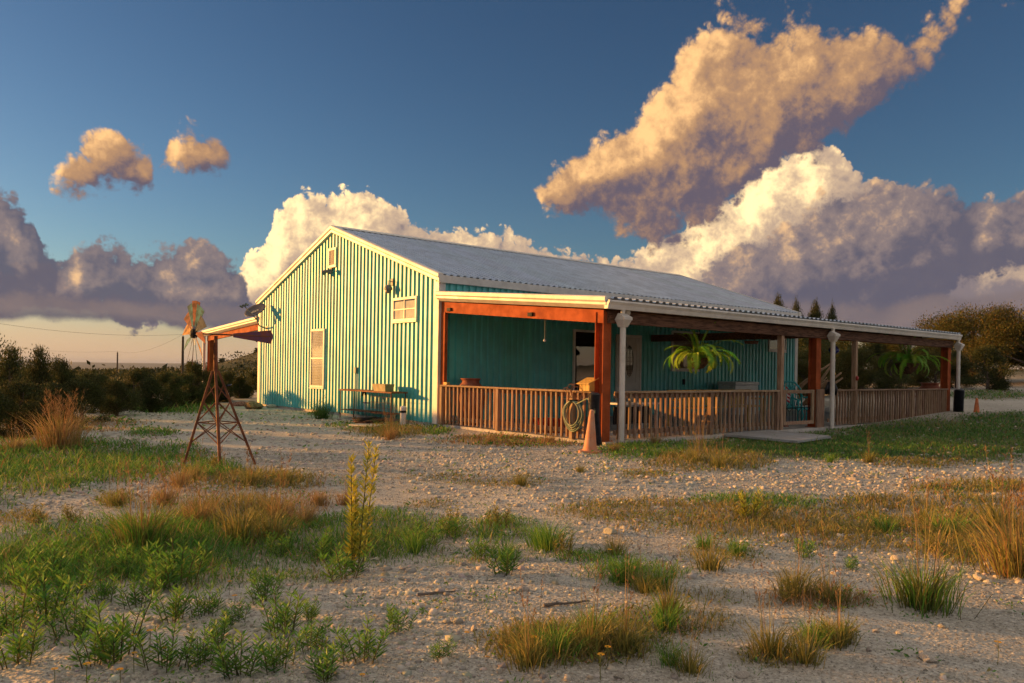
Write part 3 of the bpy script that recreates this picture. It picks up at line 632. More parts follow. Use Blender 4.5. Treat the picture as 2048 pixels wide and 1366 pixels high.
# railings: each picket a part
pick = MB().box((0, 0, 0), (0.040, 0.040, 0.80)).mesh('picket', M_WOOD)
def railing(label, a, b_, posts, step, loc, board_top=True, double=False):
    a, b_ = Vector(a), Vector(b_); dv = (b_ - a); L = dv.length; dv.normalize(); nrm = Vector((dv.y, -dv.x, 0))
    r = thing('porch_railing', label, 'railing', loc, 'porch railings')
    alongx = abs(dv.x) > 0.5
    def rail(z0, z1, w, name, off=0):
        p, q = a + nrm * (off - w / 2), b_ + nrm * (off + w / 2)
        MB().span((p.x, p.y, z0), (q.x, q.y, z1)).obj(name, M_WOODX, r, bevel=0.005)
    rail(0.885, 0.922, 0.10, 'top_rail', 0.0); rail(0.80, 0.882, 0.038, 'upper_rail', -0.045); rail(0.15, 0.235, 0.038, 'lower_rail', -0.045)
    n = int(L / step); pl = [x for x in posts]
    for k in range(n):
        s = (k + 0.5) * L / n
        if min([abs(s - x) for x in pl] + [9]) < 0.07: continue
        p = a + dv * s + nrm * 0.0
        place('picket', pick, (p.x + rnd.uniform(-.004, .004), p.y + rnd.uniform(-.003, .003), 0.482 + rnd.uniform(-0.012, 0.006)), r, (rnd.uniform(-.008, .008), rnd.uniform(-.012, .012), rnd.uniform(-.08, .08)))
    for x in pl:
        p = a + dv * x + nrm * 0.01
        MB().box((p.x, p.y, 0.465), (0.085, 0.085, 0.835)).obj('post', M_WOOD, r, bevel=0.006)
    return r
railing('weathered wood railing closing the sunlit end of the porch', (-0.02, -0.16, 0), (-0.02, -4.80, 0), (0.05, 2.02, 4.15), 0.137, (-0.02, -2.5, 0.05))
railing('long wood railing between the corner column and the gate', (0.36, -Pd, 0), (5.52, -Pd, 0), (2.72, 5.10), 0.142, (3, -Pd, 0.05))
railing('far wood railing right of the gate to the end column', (7.72, -Pd, 0), (Ln - 0.35, -Pd, 0), (1.2, 4.35), 0.138, (11, -Pd, 0.05))

# gate
gate = thing('porch_gate', 'small wood framed gate with black wrought iron panel', 'gate', (6.3, -Pd, 0.05))
gx0, gx1 = 5.72, 7.0
for (p, q) in (((gx0, 0.14), (gx0 + 0.09, 0.92)), ((gx1 - 0.10, 0.14), (gx1, 0.92)), ((gx0 + 0.09, 0.84), (gx1 - 0.10, 0.918)), ((gx0 + 0.09, 0.145), (gx1 - 0.10, 0.22))):
    MB().span((p[0], -Pd - 0.02, p[1]), (q[0], -Pd + 0.018, q[1])).obj('frame_board', M_WOOD, gate, bevel=0.004)
m = MB(); nb = 9
for k in range(nb): 
    x = gx0 + 0.14 + k * (gx1 - gx0 - 0.29) / (nb - 1); MB().path([(x, -Pd, 0.215), (x, -Pd, 0.43 if k % 3 == 1 else 0.52)], 0.007, 6).obj('iron_bar', M_BLACK, gate)
    if k % 3 == 1:
        for s in (-1, 1): MB().path([(x, -Pd, 0.43), (x + s * 0.10, -Pd, 0.50), (x + s * 0.12, -Pd, 0.56), (x + s * 0.05, -Pd, 0.60)], 0.007, 6).obj('iron_scroll', M_BLACK, gate)
MB().path([(gx0 + 0.09, -Pd, 0.52), (gx1 - 0.1, -Pd, 0.52)], 0.008, 6).obj('iron_rail', M_BLACK, gate)
MB().span((7.06, -Pd - 0.06, 0.05), (7.38, -Pd - 0.02, 0.93)).obj('latch_post_board', M_WOOD, gate)

# rear lean-to on the left
lean = thing('rear_lean_to', 'low lean-to roof behind the gable wall on one red column', 'lean-to', (3, 12.2, 0))
yl = 14.35; zl0 = 2.60; zl1 = 2.05
zl1 = hit(411, 664, 0, 0.0).z; yl = hit(411, 664, 0, 0.0).y; zl0 = hit(521, 636, 0, 0).z
nl = 9
for k in range(nl):
    pr = rib_profile(k * PAN, (k + 1) * PAN)
    sheet(pr, lambda s, d: (s - 0.05, yl + 0.05, zl1 + d), lambda s, d: (s - 0.05, Wd + 0.04, zl0 + d)).obj('roof_panel', M_ROOF, lean)
rake(0, -1, 'rake_trim', lean, yl + 0.05, zl1, Wd + 0.05, zl0)
m = MB(); a = [(0.03, yl - 0.1, zl1 - 0.16), (0.03, yl - 0.1, zl1 - 0.34), (0.03, Wd + 0.05, zl0 - 0.36), (0.03, Wd + 0.05, zl0 - 0.165)]
m.loft(a, [(q[0] + 0.08, q[1], q[2]) for q in a]); o = m.obj('end_beam', M_RED, lean); fix_normals(o.data)
hcol(0.12, yl - 0.28, 0.0, zl1 - 0.1).obj('steel_column', M_RED, lean)
MB().path([(-0.06, yl - 0.05, 0.0), (-0.06, yl - 0.05, zl1 - 0.15)], 0.05, 12).obj('downspout', M_WHITE, lean)
MB().span((-0.02, Wd + 0.05, -0.4), (8.0, yl + 0.2, 0.06)).obj('slab', M_CONC, lean)

# ------------------------------------------------------------------ things fixed to the gable
def mpp(p):  # metres per photo pixel at a point
    return ((p[0] - CAM.x) * FW.x + (p[1] - CAM.y) * FW.y) / F_PX
def frame_from(n, up=(0, 0, 1)):
    z = Vector(n).normalized(); x = Vector(up).cross(z).normalized(); y = z.cross(x); return Matrix((x, y, z)).transposed()

fl = hit(659, 541, 0, -0.12)
t_ = thing('floodlight', 'twin head floodlight below the gable vent', 'light', (0, fl.y, fl.z - 0.02))
MB().span((-0.036, fl.y - 0.05, fl.z - 0.07), (-0.08, fl.y + 0.05, fl.z + 0.07)).obj('base_box', M_GREY, t_, bevel=0.01)
for s in (-1, 1):
    m = MB(); a = Vector((-0.07, fl.y + s * 0.03, fl.z)); b_ = a + Vector((-0.08, s * 0.10, -0.01)); c_ = b_ + Vector((-0.07, s * 0.07, -0.05))
    m.path([a, b_], 0.014, 8); m.path([b_ - (c_ - b_) * 0.3, b_, b_ + (c_ - b_) * 0.5, c_], [0.03, 0.045, 0.06, 0.075], 12)
    m.obj('lamp_head', M_GREY, t_, smooth=False)
sl1 = hit(781, 575, 0, -0.1)
t_ = thing('wall_lantern', 'small grey security light high on the gable wall', 'light', (0, sl1.y, sl1.z))
MB().span((-0.036, sl1.y - 0.05, sl1.z + 0.05), (-0.07, sl1.y + 0.05, sl1.z + 0.22)).obj('bracket', M_GREY, t_, bevel=0.006)
MB().lathe([(0.0, 0.06), (0.07, 0.05), (0.10, -0.02), (0.10, -0.06), (0.075, -0.065), (0.075, -0.12), (0.06, -0.14), (0.0, -0.14)], (-0.16, sl1.y, sl1.z), 14).obj('lamp_head', M_GREY, t_)
MB().path([(-0.07, sl1.y, sl1.z + 0.14), (-0.16, sl1.y, sl1.z + 0.16), (-0.16, sl1.y, sl1.z + 0.05)], 0.012, 8).obj('arm', M_GREY, t_)
cb = hit(713, 741, 0, -0.05)
t_ = thing('conduit', 'thin wall conduit with small outlet box behind the potting table', 'conduit', (0, cb.y, 0))
MB().span((-0.037, cb.y - 0.045, cb.z - 0.07), (-0.10, cb.y + 0.045, cb.z + 0.08)).obj('outlet_box', M_GREY, t_, bevel=0.008)
MB().path([(-0.055, cb.y, 0.02), (-0.055, cb.y, cb.z - 0.07)], 0.014, 8).obj('pipe', M_PVC, t_)

# satellite dish
ft = hit(533, 657, 0, -0.04); dc = hit(512, 623, 0, -0.42)
t_ = thing('satellite_dish', 'dark oval satellite dish on a curved arm at the gable edge', 'satellite dish', (0, ft.y, ft.z))
nd = (-FW * 0.60 - RT * 0.30 + UP * 0.74).normalized(); fr = frame_from(nd)
m = MB(); n = 28; rings = []
for k in range(6):
    r = k / 5
    for j in range(n):
        a = 2 * math.pi * j / n; q = Vector((0.37 * r * math.cos(a), 0.33 * r * math.sin(a), 0.055 * r * r)); m.v.append(tuple(dc + fr @ q))
for k in range(5):
    for j in range(n): m.f.append((k * n + j, k * n + (j + 1) % n, (k + 1) * n + (j + 1) % n, (k + 1) * n + j))
M_DISH = mat('dark_grey_dish', (0.045, 0.045, 0.055), 0.45, 0.0, 0.1, 3.0)
o = m.obj('reflector', M_DISH, t_, smooth=True); sd = o.modifiers.new('solid', 'SOLIDIFY'); sd.thickness = 0.012
cu = bpy.data.curves.new('lettering', 'FONT'); cu.body = 'dish'; cu.size = 0.17; cu.align_x = 'CENTER'; cu.align_y = 'CENTER'; cu.extrude = 0.002
tmp = bpy.data.objects.new('tmp', cu); COL.objects.link(tmp); bpy.context.view_layer.update()
me = bpy.data.meshes.new_from_object(tmp.evaluated_get(bpy.context.evaluated_depsgraph_get())); bpy.data.objects.remove(tmp)
me.materials.clear(); me.materials.append(M_BLIND)
tx = (RT * 0.93 + UP * 0.36); tx = (tx - nd * tx.dot(nd)).normalized(); ty = nd.cross(tx)
lt = bpy.data.objects.new('lettering', me); link(lt, o); lt.matrix_local = Matrix.Translation(dc + nd * 0.022 - tx * 0.02) @ Matrix((tx, ty, nd)).transposed().to_4x4()
elb = hit(514, 640, 0, -0.40); lnb = hit(488, 611, 0, -0.75)
MB().path([ft, ft.lerp(elb, 0.5) + Vector((-0.08, 0, -0.05)), elb, dc - nd * 0.05], 0.022, 10).obj('mast', M_GREY, t_, smooth=True)
MB().path([elb, elb.lerp(lnb, 0.5) - nd * 0.0, lnb], 0.018, 8).obj('feed_arm', M_GREY, t_, smooth=True)
m = MB(); dl = (dc - lnb).normalized()
for s in (-0.09, 0.0, 0.09):
    q = lnb + tx * s; m.path([q - dl * 0.05, q + dl * 0.06], [0.035, 0.028], 10)
m.bar(lnb - tx * 0.12, lnb + tx * 0.12, 0.03); m.obj('receiver', M_GREY, t_)
MB().box((-0.04, ft.y, ft.z), (0.012, 0.12, 0.16)).obj('mount_plate', M_GREY, t_)

# ------------------------------------------------------------------ by the gable foot
tb = thing('potting_table', 'long rusty metal potting table against the gable wall', 'table', (-0.33, 2.3, 0))
y0, y1, zt = 1.05, 3.62, 0.72
MB().span((-0.56, y0, zt - 0.035), (-0.12, y1, zt)).obj('top', M_RUST, tb, bevel=0.004)
for (x, y) in ((-0.53, y0 + 0.05), (-0.15, y0 + 0.05), (-0.53, y1 - 0.05), (-0.15, y1 - 0.05)): MB().path([(x, y, 0.0), (x, y, zt - 0.035)], 0.014, 8).obj('leg', M_RUST, tb)
m = MB()
for k in range(8): m.path([(-0.53, y0 + 0.1 + k * 0.12, 0.18), (-0.53, y0 + 0.1 + k * 0.12, zt - 0.04)], 0.004, 5)
for k in range(4): m.path([(-0.53, y0 + 0.06, 0.2 + k * 0.13), (-0.53, y0 + 0.98, 0.2 + k * 0.13)], 0.004, 5)
m.obj('wire_grid', M_RUST, tb)
MB().span((-0.545, y0 + 0.05, 0.20), (-0.14, y1 - 0.05, 0.215)).obj('lower_shelf', M_RUST, tb)
pb = hit(765, 775, 0, -0.42); m = MB()
m.loft([(-0.50, pb.y - 0.26, zt), (-0.30, pb.y - 0.26, zt), (-0.30, pb.y + 0.26, zt), (-0.50, pb.y + 0.26, zt)], [(-0.53, pb.y - 0.30, zt + 0.17), (-0.27, pb.y - 0.30, zt + 0.17), (-0.27, pb.y + 0.30, zt + 0.17), (-0.53, pb.y + 0.30, zt + 0.17)])
o = m.obj('planter_box', mat('tan_plastic', (0.40, 0.33, 0.18), 0.6)); fix_normals(o.data); tag(o, 'tan window box planter standing on the potting table', 'planter')
g = on_ground(730, 838); t_ = thing('yard_hydrant', 'yard water hydrant with blue handle in front of the potting table', 'hydrant', g)
MB().path([g, g + Vector((0, 0, 0.62))], 0.02, 8).obj('pipe', M_PVC, t_)
m = MB(); m.path([g + Vector((0, 0, 0.60)), g + Vector((-0.02, -0.02, 0.68)), g + Vector((-0.10, -0.07, 0.66)), g + Vector((-0.13, -0.09, 0.58))], 0.026, 8); m.obj('spout', M_BLACK, t_)
MB().bar(g + Vector((0.0, 0.10, 0.40)), g + Vector((-0.02, -0.24, 0.41)), 0.03).obj('handle', M_BLUE, t_)
g = on_ground(797, 838); t_ = thing('utility_box', 'small grey utility box on two stakes beside the white pipe', 'utility box', g)
for s in (-0.05, 0.05): MB().path([g + RT * s, g + RT * s * 1.4 + Vector((0, 0, 0.42))], 0.012, 6).obj('stake', M_PVC, t_)
MB().box(g + Vector((0, 0, 0.50)), (0.10, 0.16, 0.18)).obj('box', M_GREY, t_, bevel=0.01)
g = on_ground(806, 853); t_ = thing('vent_pipe', 'stubby white plastic pipe with dark band and cap', 'pipe', g)
MB().path([g - Vector((0, 0, 0.1)), g + Vector((0, 0, 0.34))], 0.066, 18).obj('pipe', M_PVC, t_)
MB().lathe([(0.0675, 0.30), (0.069, 0.31), (0.069, 0.335), (0.0675, 0.345)], g, 18).obj('band', M_BLACK, t_)
MB().lathe([(0.074, 0.35), (0.074, 0.42), (0.05, 0.445), (0.0, 0.45)], g, 18).obj('cap', M_PVC, t_)
g = on_ground(738, 850); t_ = thing('cable_coil', 'flattened dark coil of cable on the gravel below the potting table', 'coil', g)
for k in range(9):
    r = 0.30 + 0.03 * (k % 4) + rnd.uniform(-.02, .02); ph = rnd.random() * 6
    MB().path([g + Vector((math.cos(a) * r * 0.8 + 0.04 * math.sin(3 * a + ph), math.sin(a) * r, 0.03 + 0.014 * k + 0.015 * math.sin(2 * a + ph))) for a in [2 * math.pi * j / 28 for j in range(29)]], 0.014, 6).obj('loop', M_DKWOOD if k % 2 else M_BLACK, t_, smooth=True)
g = on_ground(747, 853); o = MB().box(g + Vector((-0.15, -0.1, 0.04)), (0.5, 0.75, 0.03), Matrix.Rotation(0.3, 3, 'Z')).obj('scrap_board', M_PLATE); tag(o, 'grey scrap board lying beside the dark cable coil', 'board')

# ------------------------------------------------------------------ windmill
wc = on_ground(440, 931); wk = mpp(wc)
wm = thing('garden_windmill', 'rusty ornamental windmill tower with coloured blades on the gravel', 'windmill', wc)
hb = at_dist(391, 668, (wc - CAM).dot(FW)); zap = at_dist(431, 742, (wc - CAM).dot(FW)).z
base_r = 68 * wk; top_p = Vector((wc.x, wc.y, 0)) + RT * (-12 * wk)
vd = Vector((wc.x - CAM.x, wc.y - CAM.y, 0)).normalized(); vs_ = Vector((vd.y, -vd.x, 0)); dirs = [-vs_, -vd, vs_, vd]
feet = [Vector((wc.x, wc.y, 0)) + d * base_r * (1.0 if abs(d.dot(vs_)) > 0.5 else 0.8) for d in dirs]
feet = [Vector((f.x, f.y, gz(f.x, f.y) - 0.01)) for f in feet]
apx = [Vector((top_p.x, top_p.y, zap)) + d * 0.035 for d in dirs]
for f, a in zip(feet, apx): MB().bar(f, a, 0.03, 0.03).obj('leg', M_RUST, wm)
def lp(i, u): return feet[i].lerp(apx[i], u)
for i in range(4):
    j = (i + 1) % 4
    for (u0, u1, w) in ((0.25, 0.46, 0.010), (0.46, 0.68, 0.010), (0.68, 0.86, 0.009)):
        for (p, q) in ((lp(i, u0), lp(j, u1)), (lp(j, u0), lp(i, u1))): MB().bar(p, q, w).obj('brace', M_RUST, wm)
    MB().bar(lp(i, 0.46), lp(j, 0.46), 0.02, 0.012).obj('girt', M_RUST, wm)
hz = hb.z; topc = Vector((top_p.x, top_p.y, hz)); 
MB().path([Vector((top_p.x, top_p.y, zap - 0.02)), topc + Vector((0, 0, -0.02))], [0.03, 0.022], 10).obj('mast', M_RUST, wm)
axd = (RT * 0.78 + FW * 0.62).normalized()
hub = topc - axd * (33 * wk / 0.78); tail = topc + axd * (88 * wk / 0.78)
MB().path([hub, tail], 0.010, 8).obj('boom', M_RUST, wm)
m = MB(); up = Vector((0, 0, 1)); a0 = topc + axd * 0.22
pts = [a0 + up * 0.02, tail + up * 0.085, tail + axd * 0.03 - up * 0.0, tail - up * 0.10, a0 - up * 0.03]; nn = axd.cross(up).normalized() * 0.004
m.loft([p - nn for p in pts], [p + nn for p in pts]); o = m.obj('tail_vane', mat('purple_tail_paint', (0.10, 0.035, 0.10), 0.5, 0.1, 0.3, 6.0, col2=(0.22, 0.05, 0.02)), wm); fix_normals(o.data)
BL = [mat('blade_rust', (0.22, 0.04, 0.018), 0.8, 0.0, 0.3, 12), mat('blade_teal', (0.01, 0.17, 0.20), 0.8, 0.0, 0.3, 12), mat('blade_amber', (0.42, 0.18, 0.03), 0.8, 0.0, 0.3, 12), mat('blade_navy', (0.03, 0.05, 0.09), 0.8, 0.0, 0.3, 12)]
e1 = up; e2 = axd.cross(e1).normalized(); Rb = 0.41
for k in range(12):
    a = 2 * math.pi * (k + 0.3) / 12; rd = e1 * math.cos(a) + e2 * math.sin(a); tn = -e1 * math.sin(a) + e2 * math.cos(a)
    m = MB(); tw = axd * 0.35
    m.loft([hub + rd * 0.10 - tn * 0.022 - tw * 0.022, hub + rd * 0.10 + tn * 0.022 + tw * 0.022, hub + rd * Rb + tn * 0.078 + tw * 0.078, hub + rd * (Rb + 0.012), hub + rd * Rb - tn * 0.078 - tw * 0.078],
           [q + axd * 0.003 for q in (hub + rd * 0.10 - tn * 0.022 - tw * 0.022, hub + rd * 0.10 + tn * 0.022 + tw * 0.022, hub + rd * Rb + tn * 0.078 + tw * 0.078, hub + rd * (Rb + 0.012), hub + rd * Rb - tn * 0.078 - tw * 0.078)])
    o = m.obj('blade', BL[(0, 1, 3, 0, 2, 1, 0, 3, 1, 2, 0, 1)[k]], wm); fix_normals(o.data)
    MB().path([hub, hub + rd * 0.16], 0.005, 5).obj('spoke', M_GREY, wm)
m = MB(); m.path([hub - axd * 0.05, hub - axd * 0.03, hub + axd * 0.03], [0.03, 0.06, 0.06], 14); m.obj('hub', M_BLACK, wm)

# ------------------------------------------------------------------ lean-to bird bath, rocks there
g = hit(447, 800, 2, 0.06)
bb = thing('bird_bath', 'cobalt blue bird bath with flared bowl under the lean-to', 'bird bath', g); k = mpp(g)
MB().lathe([(0.0, 0.0), (7 * k, 0.0), (11 * k, 6 * k), (12 * k, 12 * k), (8 * k, 19 * k), (3 * k, 23 * k)], g, 20).obj('pot', M_BLUE, bb, smooth=True)
MB().lathe([(3 * k, 22 * k), (6 * k, 24 * k), (16 * k, 31 * k), (15.4 * k, 31.5 * k), (5 * k, 25 * k), (0, 24.5 * k)], g, 20).obj('bowl', M_BLUE, bb, smooth=True)

def rock_mesh(name, seed, m, sub=2):
    import bmesh
    bm = bmesh.new(); bmesh.ops.create_icosphere(bm, subdivisions=sub, radius=1.0); r = random.Random(seed)
    dirs_ = [(Vector((r.gauss(0, 1), r.gauss(0, 1), r.gauss(0, 1))).normalized(), r.uniform(0.45, 0.8)) for _ in range(9)]
    for v in bm.verts:
        d = v.co.normalized(); s = 1.0
        for q, h in dirs_: 
            c = d.dot(q)
            if c > 0.05: s = min(s, h / c)
        v.co = d * s * (1 + r.uniform(-.05, .05))
    me = bpy.data.meshes.new(name); bm.to_mesh(me); bm.free(); me.materials.append(m); return me
ROCKS = [rock_mesh('limestone_rock', 20 + k, M_ROCK) for k in range(5)]; RROCK = rock_mesh('red_rock', 40, M_REDROCK)
ORD = ['first', 'second', 'third', 'fourth', 'fifth', 'sixth', 'seventh', 'eighth', 'ninth', 'tenth', 'eleventh', 'twelfth', 'thirteenth', 'fourteenth', 'fifteenth', 'sixteenth', 'seventeenth', 'eighteenth']
def rock(px, py, wpx, label, mesh=None, h=0.6, cat='rock', group=None):
    g = on_ground(px, py); k = mpp(g) * wpx / 2 * 1.15
    o = bpy.data.objects.new('limestone_rock' if mesh is None else 'stone', mesh or ROCKS[rnd.randrange(5)]); link(o); o.location = g + Vector((0, 0, k * h * 0.35)); o.scale = (k, k * rnd.uniform(.7, 1), k * h); o.rotation_euler = (0, 0, rnd.uniform(0, 6))
    tag(o, label, cat, group)
rock(507, 818, 40, 'brown boulder at the left foot of the gable wall', RROCK, 0.7)
rock(480, 812, 34, 'dark low stone left of the brown boulder by the gable', RROCK, 0.5)
rock(545, 815, 22, 'small pale stone just right of the brown boulder by the gable')
rock(1560, 858, 34, 'rust red stone on the ground in front of the gate', RROCK, 0.6)
RK = [(1050, 1182, 26, 'pointed pale rock in the open gravel of the middle foreground'), (1219, 1066, 36, 'flat pale rock at the edge of the grass strip in mid yard'), (948, 1261, 24, 'pale rock near a yellow flower in the lower middle'), (1290, 1262, 22, 'tan rock behind the grass patch at lower middle'),
      (1451, 1100, 34, 'rounded white rock between small grass tufts right of centre'), (1706, 960, 20, 'small tan rock out on the sunlit gravel drive'), (1485, 1353, 30, 'rounded rock at the bottom edge right of centre'), (1855, 1322, 44, 'wide flat rock in the gravel at lower right'),
      (1959, 1160, 28, 'tan rock left of the reddish dry grass'), (1799, 1268, 18, 'small rock below the stalked grass clump'), (1338, 1328, 30, 'grey rock at the bottom right of the grass patch'), (1239, 1356, 26, 'pale rock at the bottom edge near a yellow flower')]
for r in RK: rock(*r)
LOOSE = []
for k in range(44):
    px = rnd.uniform(700, 2040); py = rnd.uniform(1120, 1360)
    LOOSE.append((px, py, rnd.uniform(9, 20)))
for (a, b_, nm) in ((1100, 1165, 'farthest'), (1165, 1215, 'second farthest'), (1215, 1265, 'middle'), (1265, 1315, 'second nearest'), (1315, 1400, 'nearest')):
    row = sorted(q for q in LOOSE if a <= q[1] < b_)
    for i, q in enumerate(row): rock(*q, 'loose fist sized limestone, ' + ORD[min(i, 17)] + ' from the left of the ' + nm + ' scatter', group='loose stones in the foreground gravel')
for k, (a, b_, lab) in enumerate((((835, 1193), (912, 1186), 'thin grey stick lying in the gravel left of the pointed rock'), ((1085, 1214), (1180, 1207), 'grey stick lying in the gravel below the pointed rock'))):
    p, q = on_ground(*a), on_ground(*b_); n = 7
    o = MB().path([p.lerp(q, i / n) + Vector((rnd.uniform(-.01, .01), rnd.uniform(-.01, .01), 0.012)) for i in range(n + 1)], [0.010 - 0.0008 * i for i in range(n + 1)], 6).obj('stick', mat('grey_twig', (0.16, 0.13, 0.11), 0.9)); tag(o, lab, 'stick')

# ------------------------------------------------------------------ board in front of the gate
q = [on_ground(x, y) for x, y in ((1448, 876), (1516, 864), (1662, 879), (1594, 890))]
for v in q: v.z = 0.06
m = MB(); m.loft([v - Vector((0, 0, 0.045)) for v in q], q); o = m.obj('ground_board', M_PLATE); fix_normals(o.data); tag(o, 'large flat grey board lying on the grass before the gate', 'board')
# ------------------------------------------------------------------ cones
def cone(px, py, hpx, label, mt, tilt):
    g = on_ground(px, py); k = mpp(g); h = hpx * k; r = h * 0.235
    c = thing('traffic_cone', label, 'traffic cone', g, 'traffic cones', (tilt, 0.0, 0.6))
    m = MB(); n = 20; a = [];  
    bp_ = [(r * 1.05 * math.copysign(min(1, abs(math.cos(2 * math.pi * j / n)) * 1.3), math.cos(2 * math.pi * j / n)), r * 1.05 * math.copysign(min(1, abs(math.sin(2 * math.pi * j / n)) * 1.3), math.sin(2 * math.pi * j / n))) for j in range(n)]
    m.loft([(x, y, 0.0) for x, y in bp_], [(x, y, 0.035) for x, y in bp_])
    b_ = MB(); b_.lathe([(r * 0.78, 0.035), (r * 0.70, 0.06), (r * 0.60, h * 0.22), (r * 0.22, h * 0.97), (r * 0.15, h), (r * 0.10, h * 0.985), (r * 0.1, h * 0.9)], n=20)
    for mm, nm in ((m, 'base'), (b_, 'body')):
        o = bpy.data.objects.new(nm, mm.mesh(nm, mt, nm == 'body')); link(o, c)
cone(1180, 905, 86, 'sun bleached traffic cone leaning by the corner column', M_CONE, 0.03)
cone(1953, 840, 44, 'small orange traffic cone on the grass past the porch', M_CONE2, 0.0)
# ribbed black pipes
def ribbed(px, py, hpx, wpx, label, lean_):
    g = on_ground(px, py); k = mpp(g); h = hpx * k; r = wpx * k / 2
    n = int(h / 0.022); pts = []; rs = []
    for i in range(n * 2 + 1):
        u = i / (n * 2); pts.append(g + Vector((0, 0, h * u)) + RT * (lean_ * math.sin(u * 2.2) * r) + FW * (0.1 * r * math.sin(u * 5))); rs.append(r * (1.0 if i % 2 else 0.88) * (0.7 if i >= n * 2 - 1 else 1))
    o = MB().path(pts, rs, 16).obj('drain_pipe', M_PLASTIC); tag(o, label, 'drain pipe', 'black drain pipes')
ribbed(1194, 893, 108, 24, 'black ribbed drain pipe standing behind the bleached cone', -0.6)
ribbed(1917, 838, 60, 20, 'black ribbed drain pipe standing by the far corner downspout', 0.0)
# hose coil on the end railing
hc = hit(1150, 828, 0, -0.10); k = mpp(hc)
hs = thing('garden_hose', 'coiled pale green garden hose hanging on the end railing', 'hose', (hc.x, hc.y, hc.z + 30 * k))
for j in range(7):
    rx, rz = (17 + rnd.uniform(-2, 5)) * k * 1.25, (26 + rnd.uniform(-4, 5)) * k; ph = rnd.uniform(-.2, .2)
    cz = hc.z + 26 * k - rz
    MB().path([(hc.x - 0.02 - 0.012 * j + 0.008 * math.sin(3 * a + ph), hc.y + rx * math.sin(a + ph * 0.3), cz + rz * math.cos(a)) for a in [2 * math.pi * i / 32 for i in range(33)]], 0.011, 7).obj('loop', M_HOSE, hs, smooth=True)
MB().path([(hc.x - 0.08, hc.y - 0.1, hc.z + 20 * k), (hc.x - 0.16, hc.y - 0.45, hc.z + 33 * k), (hc.x - 0.25, hc.y - 0.72, hc.z + 28 * k), (hc.x - 0.27, hc.y - 0.75, hc.z + 8 * k), (hc.x - 0.24, hc.y - 0.60, hc.z - 10 * k)], 0.011, 7).obj('loose_end', M_HOSE, hs, smooth=True)
MB().bar((hc.x + 0.05, hc.y, hc.z + 27 * k), (hc.x - 0.14, hc.y, hc.z + 27 * k), 0.03).obj('hanger', M_BLACK, hs)
# wooden box and wire on the railing corner
bx_ = hit(1176, 780, 0, -0.03)
t_ = thing('wooden_box', 'small wooden box with sloped lid on the railing near the corner column', 'box', (-0.02, bx_.y, 0.922))
m = MB(); yb = bx_.y; m.loft([(-0.12, yb - 0.12, 0.923), (-0.12, yb + 0.12, 0.923), (0.08, yb + 0.12, 0.923), (0.08, yb - 0.12, 0.923)], [(-0.12, yb - 0.12, 1.05), (-0.12, yb + 0.12, 1.05), (0.08, yb + 0.12, 1.13), (0.08, yb - 0.12, 1.13)])
o = m.obj('body', M_YELLOW, t_); fix_normals(o.data)
m = MB(); m.loft([(-0.16, yb - 0.14, 1.036), (-0.16, yb + 0.16, 1.036), (0.10, yb + 0.16, 1.14), (0.10, yb - 0.14, 1.14)], [(-0.16, yb - 0.14, 1.052), (-0.16, yb + 0.16, 1.052), (0.10, yb + 0.16, 1.156), (0.10, yb - 0.14, 1.156)]); o = m.obj('lid', M_YELLOW, t_); fix_normals(o.data)
t_ = thing('wire_coil', 'tangled wire looped over the railing above the hose', 'wire', (-0.1, yb + 0.35, 0.9))
for j in range(6):
    rr_ = rnd.uniform(0.07, 0.13); c0 = (-0.10 - 0.01 * j, yb + 0.30 + rnd.uniform(-.16, .16), 0.87 + rnd.uniform(-.04, .05)); ph = rnd.random() * 6
    MB().path([(c0[0] + 0.03 * math.sin(a + ph), c0[1] + rr_ * math.cos(a), c0[2] + rr_ * math.sin(a)) for a in [2 * math.pi * i / 20 for i in range(21)]], 0.004, 5).obj('loop', M_RUST, t_)
rb = hit(893, 763, 0, 0.0); o = MB().span((-0.06, rb.y - 0.09, 0.923), (0.03, rb.y + 0.03, 0.98)).obj('wood_block', M_YELLOW, bevel=0.004); tag(o, 'small wooden block on the railing beside the gable corner', 'block')

# ------------------------------------------------------------------ porch contents
def urn(x, y, s, label):
    o = MB().lathe([(0.0, 0.0), (0.17, 0.0), (0.20, 0.05), (0.30, 0.35), (0.33, 0.60), (0.30, 0.80), (0.20, 0.925), (0.19, 0.96), (0.22, 1.0), (0.235, 1.015), (0.215, 1.02), (0.17, 0.96), (0.17, 0.85)], n=28).obj('terracotta_urn', M_TERRA, None, smooth=True)
    o.location = (x, y, 0.05); o.scale = (s, s, 1.0); tag(o, label, 'urn', 'terracotta urns')
p = hit(941, 760, 0, 0.45); urn(p.x, p.y, 1.0, 'big terracotta urn behind the end railing near the gable corner')
p = hit(1860, 768, 1, -4.35); urn(p.x, p.y, 1.2, 'big terracotta urn behind the far railing below the second fern')
